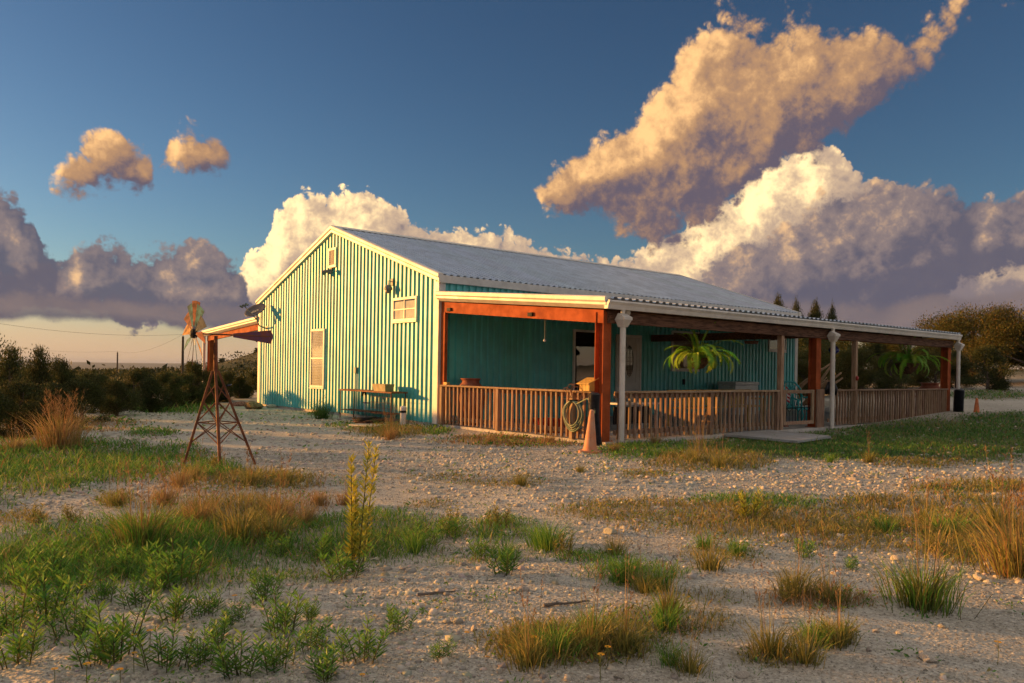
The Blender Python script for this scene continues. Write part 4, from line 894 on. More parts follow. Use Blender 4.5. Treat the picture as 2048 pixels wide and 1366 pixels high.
# bench
bn = thing('porch_bench', 'yellow wooden bench behind the long railing', 'bench', (4.2, -3.3, 0.05))
xa, xb, yb_ = hit(1335, 800, 1, -3.1).x, hit(1500, 800, 1, -3.1).x, -3.1
for k in range(4): MB().span((xa, yb_ - 0.48 + k * 0.115, 0.46), (xb, yb_ - 0.38 + k * 0.115, 0.49)).obj('seat_slat', M_YELLOW, bn, bevel=0.004)
for k in range(int((xb - xa - 0.1) / 0.19)): MB().span((xa + 0.07 + k * 0.19, yb_ - 0.01, 0.5), (xa + 0.17 + k * 0.19, yb_ + 0.015, 0.80)).obj('back_slat', M_YELLOW, bn, bevel=0.004)
MB().span((xa, yb_ - 0.03, 0.80), (xb, yb_ + 0.03, 0.87)).obj('back_rail', M_YELLOW, bn, bevel=0.004)
for x in (xa + 0.03, xb - 0.09):
    for y in (yb_ - 0.46, yb_ - 0.02): MB().span((x, y, 0.05), (x + 0.06, y + 0.06, 0.459)).obj('leg', M_YELLOW, bn)
    MB().span((x, yb_ - 0.46, 0.63), (x + 0.06, yb_ - 0.035, 0.67)).obj('armrest', M_YELLOW, bn); MB().span((x, yb_ - 0.46, 0.491), (x + 0.06, yb_ - 0.40, 0.629)).obj('arm_post', M_YELLOW, bn)
# white chest
p = hit(1471, 775, 1, -1.0); p2 = hit(1517, 775, 1, -1.0); ch = thing('white_chest', 'white chest cooler against the turquoise wall behind the long railing', 'cooler', ((p.x + p2.x) / 2, -0.7, 0.05))
MB().span((p.x, -1.0, 0.05), (p2.x, -0.4, 0.92)).obj('body', M_PVC, ch, bevel=0.02); MB().span((p.x - 0.02, -1.02, 0.925), (p2.x + 0.02, -0.38, 1.02)).obj('lid', M_GREY if False else M_PVC, ch, bevel=0.02)
p = hit(1245, 800, 1, -3.6); tbx = thing('side_table', 'low white side table behind the railing in front of the door', 'table', (p.x, -3.6, 0.05))
MB().span((p.x - 0.3, -3.85, 0.60), (p.x + 0.9, -3.35, 0.64)).obj('top', M_PVC, tbx, bevel=0.01)
for dx in (-0.25, 0.8):
    for y in (-3.82, -3.42): MB().span((p.x + dx, y, 0.05), (p.x + dx + 0.05, y + 0.05, 0.599)).obj('leg', M_PVC, tbx)
MB().span((p.x - 0.25, -3.60, 0.2), (p.x + 0.85, -3.575, 0.55)).obj('apron', M_BLACK, tbx)
# red tub seen low through the end railing
p = hit(1100, 855, 0, 0.7); o = MB().lathe([(0.0, 0.0), (0.30, 0.0), (0.36, 0.25), (0.38, 0.26), (0.33, 0.24), (0.28, 0.03), (0, 0.03)], n=24).obj('red_tub', mat('red_plastic', (0.40, 0.03, 0.02), 0.4), None, smooth=True); o.location = (0.7, p.y, 0.05); tag(o, 'low red plastic tub on the porch floor behind the end railing', 'tub')
# outlet and light
p = hit(1367, 764, 1, -0.04); o = MB().span((p.x - 0.05, -0.037, p.z - 0.08), (p.x + 0.05, -0.07, p.z + 0.08)).obj('wall_outlet', M_BLACK, bevel=0.006); tag(o, 'black outlet cover on the turquoise wall below the large window', 'outlet')
p = hit(1251, 622, 1, -Pd + 0.0); t_ = thing('porch_floodlight', 'white floodlight under the gutter beside the near leader head', 'light', p)
MB().path([p + Vector((0.02, 0.06, 0.03)), p + Vector((0, 0.02, 0.01)), p + Vector((-0.03, -0.05, -0.02)), p + Vector((-0.06, -0.09, -0.04))], [0.03, 0.045, 0.05, 0.065], 14).obj('lamp_head', M_PVC, t_, smooth=True); MB().box(p + Vector((0.03, 0.07, 0.05)), (0.07, 0.05, 0.07)).obj('base_box', M_PVC, t_)
p = hit(1090, 640, 0, 0.25); pl = hit(1090, 681, 0, 0.25); t_ = thing('pull_cord', 'thin pull cord with small ball hanging at the sunlit porch end', 'cord', (p.x, p.y, sagz(p.y) - 0.1))
MB().path([(p.x, p.y, sagz(p.y) - 0.06), (p.x, p.y, pl.z)], 0.005, 5).obj('string', M_GREY, t_); MB().lathe([(0.0, 0.03), (0.022, 0.018), (0.03, 0.0), (0.022, -0.018), (0.0, -0.03)], (p.x, p.y, pl.z), 12).obj('ball', M_PVC, t_, smooth=True)

# ferns in hanging baskets
def frond_mesh(L, wd, droop, seed, m):
    r = random.Random(seed); n = 26; mb = MB(); pts = []; el = math.radians(r.uniform(35, 70)); x = z = 0.0
    for i in range(n + 1):
        pts.append((x, z)); x += math.cos(el) * L / n; z += math.sin(el) * L / n; el -= droop / n * (0.6 + 1.1 * i / n)
    for i in range(1, n):
        (x0, z0), (x1, z1) = pts[i], pts[min(i + 1, n)]; u = i / n
        w = wd * (math.sin(min(1, u * 2.2) * math.pi / 2)) * (1 if u < 0.75 else max(0.12, 1 - (u - 0.75) / 0.3))
        tx_, tz_ = x1 - x0, z1 - z0
        for s in (-1, 1):
            wv = w * r.uniform(0.8, 1.15); k = len(mb.v); dz = -0.18 * wv + r.uniform(-.012, .012)
            mb.v += [(x0 - tx_ * 0.15, 0, z0 - tz_ * 0.15), (x0 + tx_ * 0.75, s * wv * 0.55, z0 + tz_ * 0.75 + dz * 0.3 + 0.01), (x0 + tx_ * 1.5, s * wv, z0 + tz_ * 1.5 + dz), (x0 + tx_ * 0.85, 0, z0 + tz_ * 0.85)]
            mb.f.append((k, k + 1, k + 2, k + 3))
    k = len(mb.v)
    for i in range(n + 1): mb.v += [(pts[i][0], -0.004, pts[i][1]), (pts[i][0], 0.004, pts[i][1] + 0.002)]
    for i in range(n): mb.f.append((k + 2 * i, k + 2 * i + 1, k + 2 * i + 3, k + 2 * i + 2))
    return mb.mesh('frond', m)
M_FERN = mat('fern_leaf', (0.34, 0.52, 0.04), 0.55, 0.0, 0.2, 5.0, col2=(0.16, 0.40, 0.03), transl=0.4, objrand=0.35)
M_COCO = mat('coconut_fibre', (0.13, 0.06, 0.028), 0.95, 0.0, 0.35, 20.0, bump=0.8, bscale=60)
M_SOILD = mat('potting_soil', (0.03, 0.02, 0.014), 0.95)
def fern(px, py, yy, rpx, label, seed, nf, ztop, lmin, lmax):
    c = hit(px, py, 1, yy); k = mpp(c); r = rpx * k; rr_ = random.Random(seed)
    f = thing('hanging_fern', label, 'fern', c - Vector((0, 0, r)), 'hanging ferns')
    MB().lathe([(0.0, -r * 0.95), (r * 0.45, -r * 0.85), (r * 0.85, -r * 0.4), (r, 0.0), (r * 1.05, 0.02), (r * 0.95, 0.02), (r * 0.9, -0.03)], c, 22).obj('basket', M_COCO, f, smooth=True)
    MB().lathe([(0.0, 0.01), (r * 0.92, -0.01)], c, 22).obj('soil', M_SOILD, f)
    hk = c + Vector((0, 0, ztop - c.z))
    for j in range(3):
        a = j * 2.094 + 0.4; MB().path([c + Vector((math.cos(a) * r, math.sin(a) * r, 0)), c + Vector((0, 0, (ztop - c.z) * 0.75))], 0.004, 5).obj('chain', M_BLACK, f)
    MB().path([c + Vector((0, 0, (ztop - c.z) * 0.75)), hk], 0.006, 6).obj('hook', M_BLACK, f)
    for j in range(nf):
        L = rr_.uniform(lmin, lmax); me = frond_mesh(L, rr_.uniform(0.06, 0.09), rr_.uniform(1.4, 3.4) if j > 4 else rr_.uniform(0.5, 1.2), seed * 50 + j, M_FERN)
        place('frond', me, c + Vector((rr_.uniform(-.4, .4) * r, rr_.uniform(-.4, .4) * r, 0.0)), f, (rr_.uniform(-.25, .25), rr_.uniform(-.25, .25) - (0.5 if j <= 4 else 0), j * 2.399 + rr_.uniform(-.3, .3)))
fern(1397, 718, -4.84, 22, 'sunlit yellow green fern in a fibre basket above the long railing', 3, 44, Pz - 0.15, 0.55, 1.0)
fern(1814, 728, -4.62, 22, 'deep green shaded fern in a hanging basket above the far railing', 5, 42, Pz - 0.15, 0.65, 1.25)
c = hit(1503, 683, 1, -4.3); k = mpp(c); t_ = thing('hanging_planter', 'empty shallow planter hung on chains under the porch roof', 'planter', c)
MB().lathe([(0.0, -5 * k), (12 * k, -4.5 * k), (14 * k, 0), (15 * k, 1 * k), (13 * k, 0), (11 * k, -3 * k), (0, -3.4 * k)], c, 20).obj('dish', M_COCO, t_)
for j in range(3): MB().path([c + Vector((math.cos(j * 2.1) * 14 * k, math.sin(j * 2.1) * 14 * k, 0)), c + Vector((0, 0, 30 * k))], 0.005, 5).obj('chain', M_BLACK, t_)
MB().path([c + Vector((0, 0, 30 * k)), Vector((c.x, c.y, Pz - 0.12))], 0.005, 5).obj('hook', M_BLACK, t_)
c = hit(1668, 700, 1, -4.6); k = mpp(c); t_ = thing('bell_feeder', 'round cobalt blue bird feeder hanging beside the middle downspout', 'bird feeder', c)
MB().lathe([(0.0, -9 * k), (5 * k, -8 * k), (10 * k, -3 * k), (10.5 * k, 0), (7 * k, 6 * k), (3 * k, 10 * k), (2 * k, 12 * k), (0, 12.5 * k)], c, 20).obj('body', M_BLUE, t_, smooth=True)
MB().path([c + Vector((0, 0, 12 * k)), Vector((c.x, c.y, Pz - 0.15))], 0.012, 6).obj('cord', M_BLUE, t_)
# turquoise twig chair
ca = hit(1578, 800, 1, -3.7).x; cb_ = hit(1621, 800, 1, -3.7).x; w = cb_ - ca; tc_ = thing('twig_chair', 'turquoise bent twig armchair seen over the gate', 'chair', ((ca + cb_) / 2, -3.7, 0.05))
for x in (ca, cb_):
    for y in (-3.95, -3.45): MB().path([(x, y, 0.05), (x + rnd.uniform(-.03, .03), y, 0.28), (x, y, 0.62)], 0.022, 7).obj('leg', M_TURQ, tc_, smooth=True)
    MB().path([(x, -3.97, 0.62), (x + (0.05 if x == cb_ else -0.05), -3.8, 0.68), (x, -3.5, 0.66), (x, -3.44, 0.75)], 0.022, 7).obj('arm', M_TURQ, tc_, smooth=True)
MB().path([(ca, -3.45, 0.55), (ca + 0.03, -3.43, 0.9), (ca + w * 0.3, -3.42, 1.08), (ca + w * 0.7, -3.42, 1.06), (cb_ - 0.03, -3.43, 0.88), (cb_, -3.45, 0.55)], 0.024, 7).obj('back_hoop', M_TURQ, tc_, smooth=True)
for j in range(9):
    u = j / 8; xx = ca + w * u
    MB().path([(ca + w * (0.2 + 0.6 * u), -3.45, 0.42), (xx, -3.43, 0.70), (ca + w * (0.1 + 0.8 * (1 - u if j % 2 else u)), -3.42, 0.98)], 0.013, 6).obj('back_twig', M_TURQ, tc_, smooth=True)
    MB().path([(xx, -3.96, 0.42), (xx, -3.46, 0.40)], 0.02, 6).obj('seat_twig', M_TURQ, tc_)
for y in (-3.96, -3.45): MB().path([(ca, y, 0.40), (cb_, y, 0.41)], 0.024, 7).obj('seat_rail', M_TURQ, tc_)
for j in range(4):
    x = ca + w * (0.15 + 0.23 * j); MB().path([(x, -3.97, 0.39), (x + 0.06 * (-1) ** j, -3.98, 0.22), (x - 0.03, -3.97, 0.08)], 0.014, 6).obj('apron_twig', M_TURQ, tc_, smooth=True)
# flag
p = hit(1573, 800, 1, -4.4); t_ = thing('small_flag', 'small red and white striped flag beside the twig chair', 'flag', (p.x, -4.4, 0.05))
MB().path([(p.x - 0.04, -4.4, 0.05), (p.x - 0.04, -4.4, 1.06)], 0.008, 6).obj('staff', M_WOOD, t_)
mr, mw = mat('flag_red', (0.35, 0.02, 0.03), 0.8), mat('flag_white', (0.65, 0.62, 0.6), 0.8)
for j in range(7):
    a = [(p.x - 0.03 + i * 0.035, -4.4 - 0.02 * math.sin(i * 1.6 + 0.3 * j)) for i in range(6)]; z0 = 0.98 - j * 0.045; m = MB()
    m.add([(q[0], q[1], z0 - 0.02 * i) for i, q in enumerate(a)] + [(q[0], q[1], z0 - 0.0445 - 0.02 * i) for i, q in enumerate(a)], [(i, i + 1, 7 + i, 6 + i) for i in range(5)]); o = m.obj('stripe', mw if j % 2 else mr, t_); o.modifiers.new('s', 'SOLIDIFY').thickness = 0.003
# umbrella
p = hit(1662, 780, 1, -Pd - 0.09); k = mpp(p); t_ = thing('folded_umbrella', 'folded black umbrella with tan crook handle hung on the railing', 'umbrella', p)
MB().path([p + UP * (16 * k), p + UP * (26 * k), p + UP * (33 * k) + RT * (3 * k), p + UP * (35 * k) + RT * (7 * k), p + UP * (31 * k) + RT * (9 * k)], 0.016, 8).obj('handle', M_YELLOW, t_, smooth=True)
for j in range(5): MB().path([p + UP * (16 * k) + RT * ((j - 2) * 2 * k), p + UP * (2 * k) + RT * ((j - 2) * 4.2 * k) - FW * 0.02, p - UP * (9 * k) + RT * ((j - 2) * 4.4 * k)], [0.03, 0.055, 0.03], 8).obj('fold', M_PLASTIC, t_, smooth=True)
p = hit(1714, 757, 1, -Pd - 0.06); o = MB().lathe([(0.0, -0.05), (0.035, -0.05), (0.04, 0.03), (0.02, 0.06), (0, 0.065)], p, 12).obj('red_lantern', mat('red_plastic', (0.4, .03, .02)), smooth=True); tag(o, 'little red lantern on the wood post of the far railing', 'lantern')

# ------------------------------------------------------------------ utility poles and wires
M_POLE = mat('pole_wood', (0.07, 0.05, 0.04), 0.9)
def pole(px, ytop, dist, label):
    tp = at_dist(px, ytop, dist); z0 = gz(tp.x, tp.y); t_ = thing('utility_pole', label, 'utility pole', (tp.x, tp.y, z0), 'utility poles')
    MB().path([(tp.x, tp.y, z0 - 0.3), (tp.x, tp.y, tp.z)], [0.17, 0.12], 10).obj('shaft', M_POLE, t_)
    MB().path([(tp.x, tp.y, tp.z), (tp.x, tp.y, tp.z + 0.25)], 0.05, 8).obj('insulator', M_GREY, t_); return tp + UP * 0.25
pA = pole(366, 673, 90, 'taller utility pole rising behind the windmill'); pB = pole(235, 705, 150, 'shorter distant utility pole above the left hedge')
def wire(a, b_, sag, label):
    n = 24; o = MB().path([a.lerp(b_, i / n) - UP * (sag * 4 * (i / n) * (1 - i / n)) for i in range(n + 1)], 0.011, 5).obj('power_line', M_BLACK); tag(o, label, 'wire', 'power lines')
wire(pA, at_dist(-250, 600, 60), 1.0, 'upper power line crossing the far left sky'); wire(pB, at_dist(-200, 655, 100), 1.2, 'lower power line crossing the far left sky'); wire(pA, pB, 1.0, 'power line between the two utility poles')

# ------------------------------------------------------------------ vegetation
def mesh_np(name, V, F, m, C=None):
    V = np.asarray(V, np.float32); F = np.asarray(F, np.int32); k = F.shape[1]
    me = bpy.data.meshes.new(name); me.vertices.add(len(V)); me.vertices.foreach_set('co', V.ravel())
    me.loops.add(F.size); me.loops.foreach_set('vertex_index', F.ravel()); me.polygons.add(len(F))
    me.polygons.foreach_set('loop_start', np.arange(0, F.size, k, dtype=np.int32))
    me.update(calc_edges=True)
    if C is not None:
        at = me.color_attributes.new('tint', 'FLOAT_COLOR', 'POINT'); c4 = np.ones((len(V), 4), np.float32); c4[:, :3] = C; at.data.foreach_set('color', c4.ravel())
    me.materials.append(m); return me
M_LEAF = mat('foliage', (1, 1, 1), 0.6, 0.0, 0.0, 3.0, col2=(0.85, 0.85, 0.85), transl=0.3, spec=0.25, attr='tint')
M_JUNI = mat('juniper_foliage', (1, 1, 1), 0.65, 0.0, 0.0, 1.5, col2=(0.7, 0.7, 0.7), transl=0.22, spec=0.2, attr='tint', objrand=0.3)
M_BARK = mat('bark', (0.14, 0.10, 0.075), 0.9, 0.0, 0.25, 9, stretch=(5, 5, 1), bump=0.4)

def blades(P, H, Wv, lean, face, tint, tipk=1.15):
    """curved blades: base pair, middle pair, tip"""
    n = len(P); sd = np.stack([np.cos(face), np.sin(face), np.zeros(n)], 1) * (Wv / 2)[:, None]
    mid = P + np.stack([lean[:, 0] * 0.35, lean[:, 1] * 0.35, H * 0.6], 1); tip = P + np.stack([lean[:, 0], lean[:, 1], H], 1)
    V = np.stack([P - sd, P + sd, mid + sd * 0.75, mid - sd * 0.75, tip], 1).reshape(-1, 3)
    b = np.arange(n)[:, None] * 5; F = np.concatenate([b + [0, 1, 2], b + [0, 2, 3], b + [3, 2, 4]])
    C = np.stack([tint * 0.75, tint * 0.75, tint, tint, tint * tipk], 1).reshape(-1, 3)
    return V, F, C
def leaves(P, D, L, Wv, tint, rng):
    """flat diamond leaves pointing along D"""
    n = len(P); D = D / np.maximum(1e-6, np.linalg.norm(D, axis=1))[:, None]
    r = rng.normal(size=(n, 3)); S = np.cross(D, r); S /= np.maximum(1e-6, np.linalg.norm(S, axis=1))[:, None]
    V = np.stack([P, P + D * (L * 0.45)[:, None] + S * (Wv / 2)[:, None], P + D * L[:, None], P + D * (L * 0.45)[:, None] - S * (Wv / 2)[:, None]], 1).reshape(-1, 3)
    F = np.arange(n)[:, None] * 4 + np.array([0, 1, 2, 3]); C = np.repeat(tint, 4, 0); return V, F, C
GREEN = np.array([[0.085, 0.150, 0.026], [0.120, 0.175, 0.030], [0.060, 0.120, 0.032], [0.17, 0.185, 0.040]])
OLIVE = np.array([[0.20, 0.18, 0.045], [0.16, 0.155, 0.04], [0.26, 0.20, 0.06], [0.12, 0.13, 0.035]])
STRAW = np.array([[0.36, 0.24, 0.10], [0.28, 0.20, 0.09], [0.30, 0.16, 0.07], [0.20, 0.17, 0.06]])
LAWN = np.array([[0.075, 0.125, 0.03], [0.06, 0.105, 0.03], [0.10, 0.145, 0.035], [0.16, 0.15, 0.05]])
GREEN *= np.array([1.45, 1.95, 1.5]); OLIVE *= 1.55; STRAW *= 1.35; LAWN *= np.array([1.5, 2.05, 1.6])
PAL = [GREEN, OLIVE, STRAW, LAWN]

def ground_cover():
    rng = np.random.default_rng(3); N = 1350000
    r = np.exp(rng.uniform(math.log(2.6), math.log(42), N)); a = rng.uniform(-0.86, 0.86, N)
    x = CAM.x + r * (np.cos(a) * FW.x + np.sin(a) * RT.x); y = CAM.y + r * (np.cos(a) * FW.y + np.sin(a) * RT.y)
    z = ground_z(x, y); px, py, _ = to_px(x, y, z); de, hh, kk = veg_at(px, py)
    pat = vnoise(x * 2.3, y * 2.3, 9) + 0.6 * vnoise(x * 7, y * 7, 10) + 0.5
    base = 0.07
    keep = rng.random(N) < np.clip((de * (0.25 + 1.2 * np.clip(pat, 0, 1)) + base * (pat > 0.72)) * 0.42, 0, 1) * np.where(kk == 3, 1.5, 1.0)
    inside = (x > -0.15) & (x < Ln + 0.15) & (y > -Pd - 0.16) & (y < Wd + 0.2); lt_ = (x > -0.1) & (x < 9) & (y > 0) & (y < 15); keep &= ~inside & ~lt_
    x, y, z, r, hh, kk, de = x[keep], y[keep], z[keep], r[keep], hh[keep], kk[keep], de[keep]; n = len(x)
    H = hh * 0.72 * rng.uniform(0.35, 1.25, n) * np.where(rng.random(n) < 0.06, 1.7, 1) * (0.45 + 0.55 * np.clip(de * 1.3, 0, 1)); Wv = np.maximum(0.0045, r * 0.00095) * rng.uniform(0.7, 1.4, n)
    th = rng.uniform(0, 2 * np.pi, n); ln = H * rng.uniform(0.2, 1.35, n); lean_ = np.stack([np.cos(th) * ln, np.sin(th) * ln], 1)
    tint = np.zeros((n, 3)); patch = vnoise(x * 0.8, y * 0.8, 21) + 0.5
    for k in range(4):
        s = kk == k; idx = np.clip((patch[s] * 2.2 + rng.random(s.sum()) * 2.2).astype(int), 0, 3); tint[s] = PAL[k][idx]
    dry = rng.random(n) < 0.13; tint[dry] = STRAW[rng.integers(0, 4, dry.sum())]
    tint *= rng.uniform(0.75, 1.25, (n, 1))
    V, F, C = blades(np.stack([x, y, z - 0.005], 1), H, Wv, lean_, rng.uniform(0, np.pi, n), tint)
    o = bpy.data.objects.new('grass', mesh_np('grass', V, F, M_LEAF, C)); link(o); o['kind'] = 'stuff'; o['label'] = 'patchy grass and low weeds over the gravel yard'
    return n
NB = ground_cover()

def creeping_cover():
    rng = np.random.default_rng(13); N = 420000
    r = np.exp(rng.uniform(math.log(2.6), math.log(22), N)); a = rng.uniform(-0.86, 0.86, N)
    x = CAM.x + r * (np.cos(a) * FW.x + np.sin(a) * RT.x); y = CAM.y + r * (np.cos(a) * FW.y + np.sin(a) * RT.y)
    z = ground_z(x, y); px, py, _ = to_px(x, y, z); de, hh, kk = veg_at(px, py)
    pat = vnoise(x * 3.1, y * 3.1, 41) + 0.7 * vnoise(x * 9, y * 9, 42)
    keep = (rng.random(N) < np.clip((de - 0.05) * 0.55, 0, 0.4) * (pat > 0.0)) | ((pat > 0.42) & (rng.random(N) < 0.16))
    keep &= ~((x > -0.15) & (y > -Pd - 0.16)) & (kk != 3)
    x, y, z, r, hh, kk, pat = (q[keep] for q in (x, y, z, r, hh, kk, pat)); n = len(x)
    P = np.stack([x, y, z + hh * 0.35 * rng.random(n)], 1); D = np.stack([rng.normal(size=n), rng.normal(size=n), rng.uniform(0.1, 1.2, n)], 1)
    sz = np.maximum(0.02, r * 0.0036) * rng.uniform(0.7, 1.6, n); tint = GREEN[rng.integers(0, 4, n)]
    ol = (kk == 1) & (rng.random(n) < 0.6); tint[ol] = OLIVE[rng.integers(0, 4, ol.sum())]; dr = rng.random(n) < 0.12; tint[dr] = STRAW[rng.integers(0, 4, dr.sum())]
    V, F, C = leaves(P, D, sz, sz * 0.38, tint * rng.uniform(0.6, 1.2, (n, 1)), rng)
    o = bpy.data.objects.new('creeping_weeds', mesh_np('creeping_weeds', V, F, M_LEAF, C)); link(o); o['kind'] = 'stuff'; o['label'] = 'low creeping weeds and litter between the grass'
creeping_cover()

def gravel():
    rng = np.random.default_rng(5); N = 74000
    r = np.exp(rng.uniform(math.log(2.7), math.log(24), N)); a = rng.uniform(-0.84, 0.84, N)
    x = CAM.x + r * (np.cos(a) * FW.x + np.sin(a) * RT.x); y = CAM.y + r * (np.cos(a) * FW.y + np.sin(a) * RT.y)
    z = ground_z(x, y); px, py, _ = to_px(x, y, z); de, hh, kk = veg_at(px, py)
    keep = (rng.random(N) > np.clip(de * 0.9, 0, 0.92)) & ~((x > -0.1) & (y > -Pd - 0.15))
    keep &= (vnoise(x * 0.55, y * 0.55, 31) + 0.5 * vnoise(x * 1.6, y * 1.6, 32) + 0.15 * (px > 800) + rng.uniform(-.25, .25, N)) > 0.02
    x, y, z, r = x[keep], y[keep], z[keep], r[keep]; n = len(x)
    s = np.maximum(0.006, 0.0015 * r) * np.exp(rng.normal(0.05, 0.65, n)); s = np.minimum(s, 0.045)
    t_ = (1 + 5 ** 0.5) / 2
    ic = np.array([(-1, t_, 0), (1, t_, 0), (-1, -t_, 0), (1, -t_, 0), (0, -1, t_), (0, 1, t_), (0, -1, -t_), (0, 1, -t_), (t_, 0, -1), (t_, 0, 1), (-t_, 0, -1), (-t_, 0, 1)]) / 1.9
    fc = np.array([(0, 11, 5), (0, 5, 1), (0, 1, 7), (0, 7, 10), (0, 10, 11), (1, 5, 9), (5, 11, 4), (11, 10, 2), (10, 7, 6), (7, 1, 8), (3, 9, 4), (3, 4, 2), (3, 2, 6), (3, 6, 8), (3, 8, 9), (4, 9, 5), (2, 4, 11), (6, 2, 10), (8, 6, 7), (9, 8, 1)])
    V = ic[None] * rng.uniform(0.65, 1.25, (n, 12, 1)); V *= np.stack([np.ones(n), rng.uniform(.6, 1, n), rng.uniform(.4, .75, n)], 1)[:, None, :]
    th = rng.uniform(0, 6.28, n); c, s_ = np.cos(th), np.sin(th); X = V[:, :, 0] * c[:, None] - V[:, :, 1] * s_[:, None]; Y = V[:, :, 0] * s_[:, None] + V[:, :, 1] * c[:, None]
    V = np.stack([X, Y, V[:, :, 2]], 2) * s[:, None, None] + np.stack([x, y, z + s * 0.06], 1)[:, None, :]
    F = (np.arange(n)[:, None, None] * 12 + fc[None]).reshape(-1, 3)
    g = rng.uniform(0.62, 1.2, (n, 1)); C = np.repeat(np.array([[0.55, 0.505, 0.43]]) * g * (1 + rng.normal(0, 0.04, (n, 3))), 12, 0)
    m = mat('gravel_stone', (1, 1, 1), 0.95, 0, 0, 30, col2=(0.8, 0.78, 0.75), attr='tint', spec=0.15, bump=0.4, bscale=120)
    o = bpy.data.objects.new('gravel', mesh_np('gravel', V.reshape(-1, 3), F, m, C)); link(o); o['kind'] = 'stuff'; o['label'] = 'loose pale limestone gravel across the yard'
gravel()

def grit():
    rng = np.random.default_rng(6); N = 175000
    r = np.exp(rng.uniform(math.log(2.7), math.log(13), N)); a = rng.uniform(-0.84, 0.84, N)
    x = CAM.x + r * (np.cos(a) * FW.x + np.sin(a) * RT.x); y = CAM.y + r * (np.cos(a) * FW.y + np.sin(a) * RT.y)
    z = ground_z(x, y); px, py, _ = to_px(x, y, z); de, hh, kk = veg_at(px, py)
    keep = (rng.random(N) > np.clip(de * 0.8, 0, 0.85)) & ~((x > -0.1) & (y > -Pd - 0.15)); keep &= (vnoise(x * 1.7, y * 1.7, 33) + rng.uniform(-.4, .4, N)) > -0.2
    x, y, z, r = x[keep], y[keep], z[keep], r[keep]; n = len(x); s = np.maximum(0.0035, 0.0009 * r) * np.exp(rng.normal(0.1, 0.35, n))
    oc = np.array([(1, 0, 0), (-1, 0, 0), (0, 1, 0), (0, -1, 0), (0, 0, 1), (0, 0, -1)], float); fc = np.array([(0, 2, 4), (2, 1, 4), (1, 3, 4), (3, 0, 4)])
    V = oc[None] * rng.uniform(0.7, 1.3, (n, 6, 1)); V[:, :, 2] *= 0.75; th = rng.uniform(0, 6.28, n); c, q = np.cos(th)[:, None], np.sin(th)[:, None]
    V = np.stack([V[:, :, 0] * c - V[:, :, 1] * q, V[:, :, 0] * q + V[:, :, 1] * c, V[:, :, 2]], 2) * s[:, None, None] + np.stack([x, y, z + s * 0.1], 1)[:, None, :]
    F = (np.arange(n)[:, None, None] * 6 + fc[None]).reshape(-1, 3); C = np.repeat(np.array([[0.50, 0.46, 0.395]]) * rng.uniform(0.45, 1.3, (n, 1)), 6, 0)
    o = bpy.data.objects.new('grit', mesh_np('grit', V.reshape(-1, 3), F, MATS['gravel_stone'], C)); link(o); o['kind'] = 'stuff'; o['label'] = 'fine limestone grit between the larger stones'
grit()

def clump_mesh(name, n, h, spread, pal, stalks, seed, w=0.006, stalk_h=2.2):
    rng = np.random.default_rng(seed); th = rng.uniform(0, 6.28, n); rr = np.abs(rng.normal(0, 0.35, n)) * spread
    P = np.stack([np.cos(th) * rr, np.sin(th) * rr, np.full(n, -0.02)], 1); H = h * rng.uniform(0.45, 1.1, n); ln = H * rng.uniform(0.15, 0.95, n)
    ta = th + rng.normal(0, 0.5, n); tint = pal[rng.integers(0, 4, n)] * rng.uniform(0.7, 1.25, (n, 1))
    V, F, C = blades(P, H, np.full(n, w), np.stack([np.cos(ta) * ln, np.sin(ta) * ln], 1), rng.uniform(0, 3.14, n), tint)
    if stalks:
        th = rng.uniform(0, 6.28, stalks); rr = rng.uniform(0, 0.3, stalks) * spread; P = np.stack([np.cos(th) * rr, np.sin(th) * rr, np.zeros(stalks)], 1)
        H = h * stalk_h * rng.uniform(0.6, 1.05, stalks); ln = H * rng.uniform(0.02, 0.22, stalks)
        v2, f2, c2 = blades(P, H, np.full(stalks, w * 0.7), np.stack([np.cos(th) * ln, np.sin(th) * ln], 1), rng.uniform(0, 3.14, stalks), STRAW[rng.integers(0, 4, stalks)] * rng.uniform(0.7, 1.1, (stalks, 1)))
        # feathery heads
        tips = v2.reshape(-1, 5, 3); k = 10; u = rng.uniform(0.55, 1.0, (stalks, k, 1)); Q = (tips[:, 2:3, :] * (1 - u) + tips[:, 4:5, :] * u).reshape(-1, 3)
        D = np.stack([rng.normal(0, 0.5, len(Q)), rng.normal(0, 0.5, len(Q)), np.ones(len(Q))], 1)
        v3, f3, c3 = leaves(Q, D, np.full(len(Q), h * 0.11), np.full(len(Q), w * 0.8), np.tile(np.array([[0.30, 0.17, 0.08]]), (len(Q), 1)) * rng.uniform(0.7, 1.2, (len(Q), 1)), rng)
        o1 = len(V); V = np.vstack([V, v2]); F = np.vstack([F, f2 + o1]); C = np.vstack([C, c2]); o1 = len(V)
        f3t = np.vstack([f3[:, [0, 1, 2]], f3[:, [0, 2, 3]]]) + o1; V = np.vstack([V, v3]); F = np.vstack([F, f3t]); C = np.vstack([C, c3])
    return mesh_np(name, V, F, M_LEAF, C)
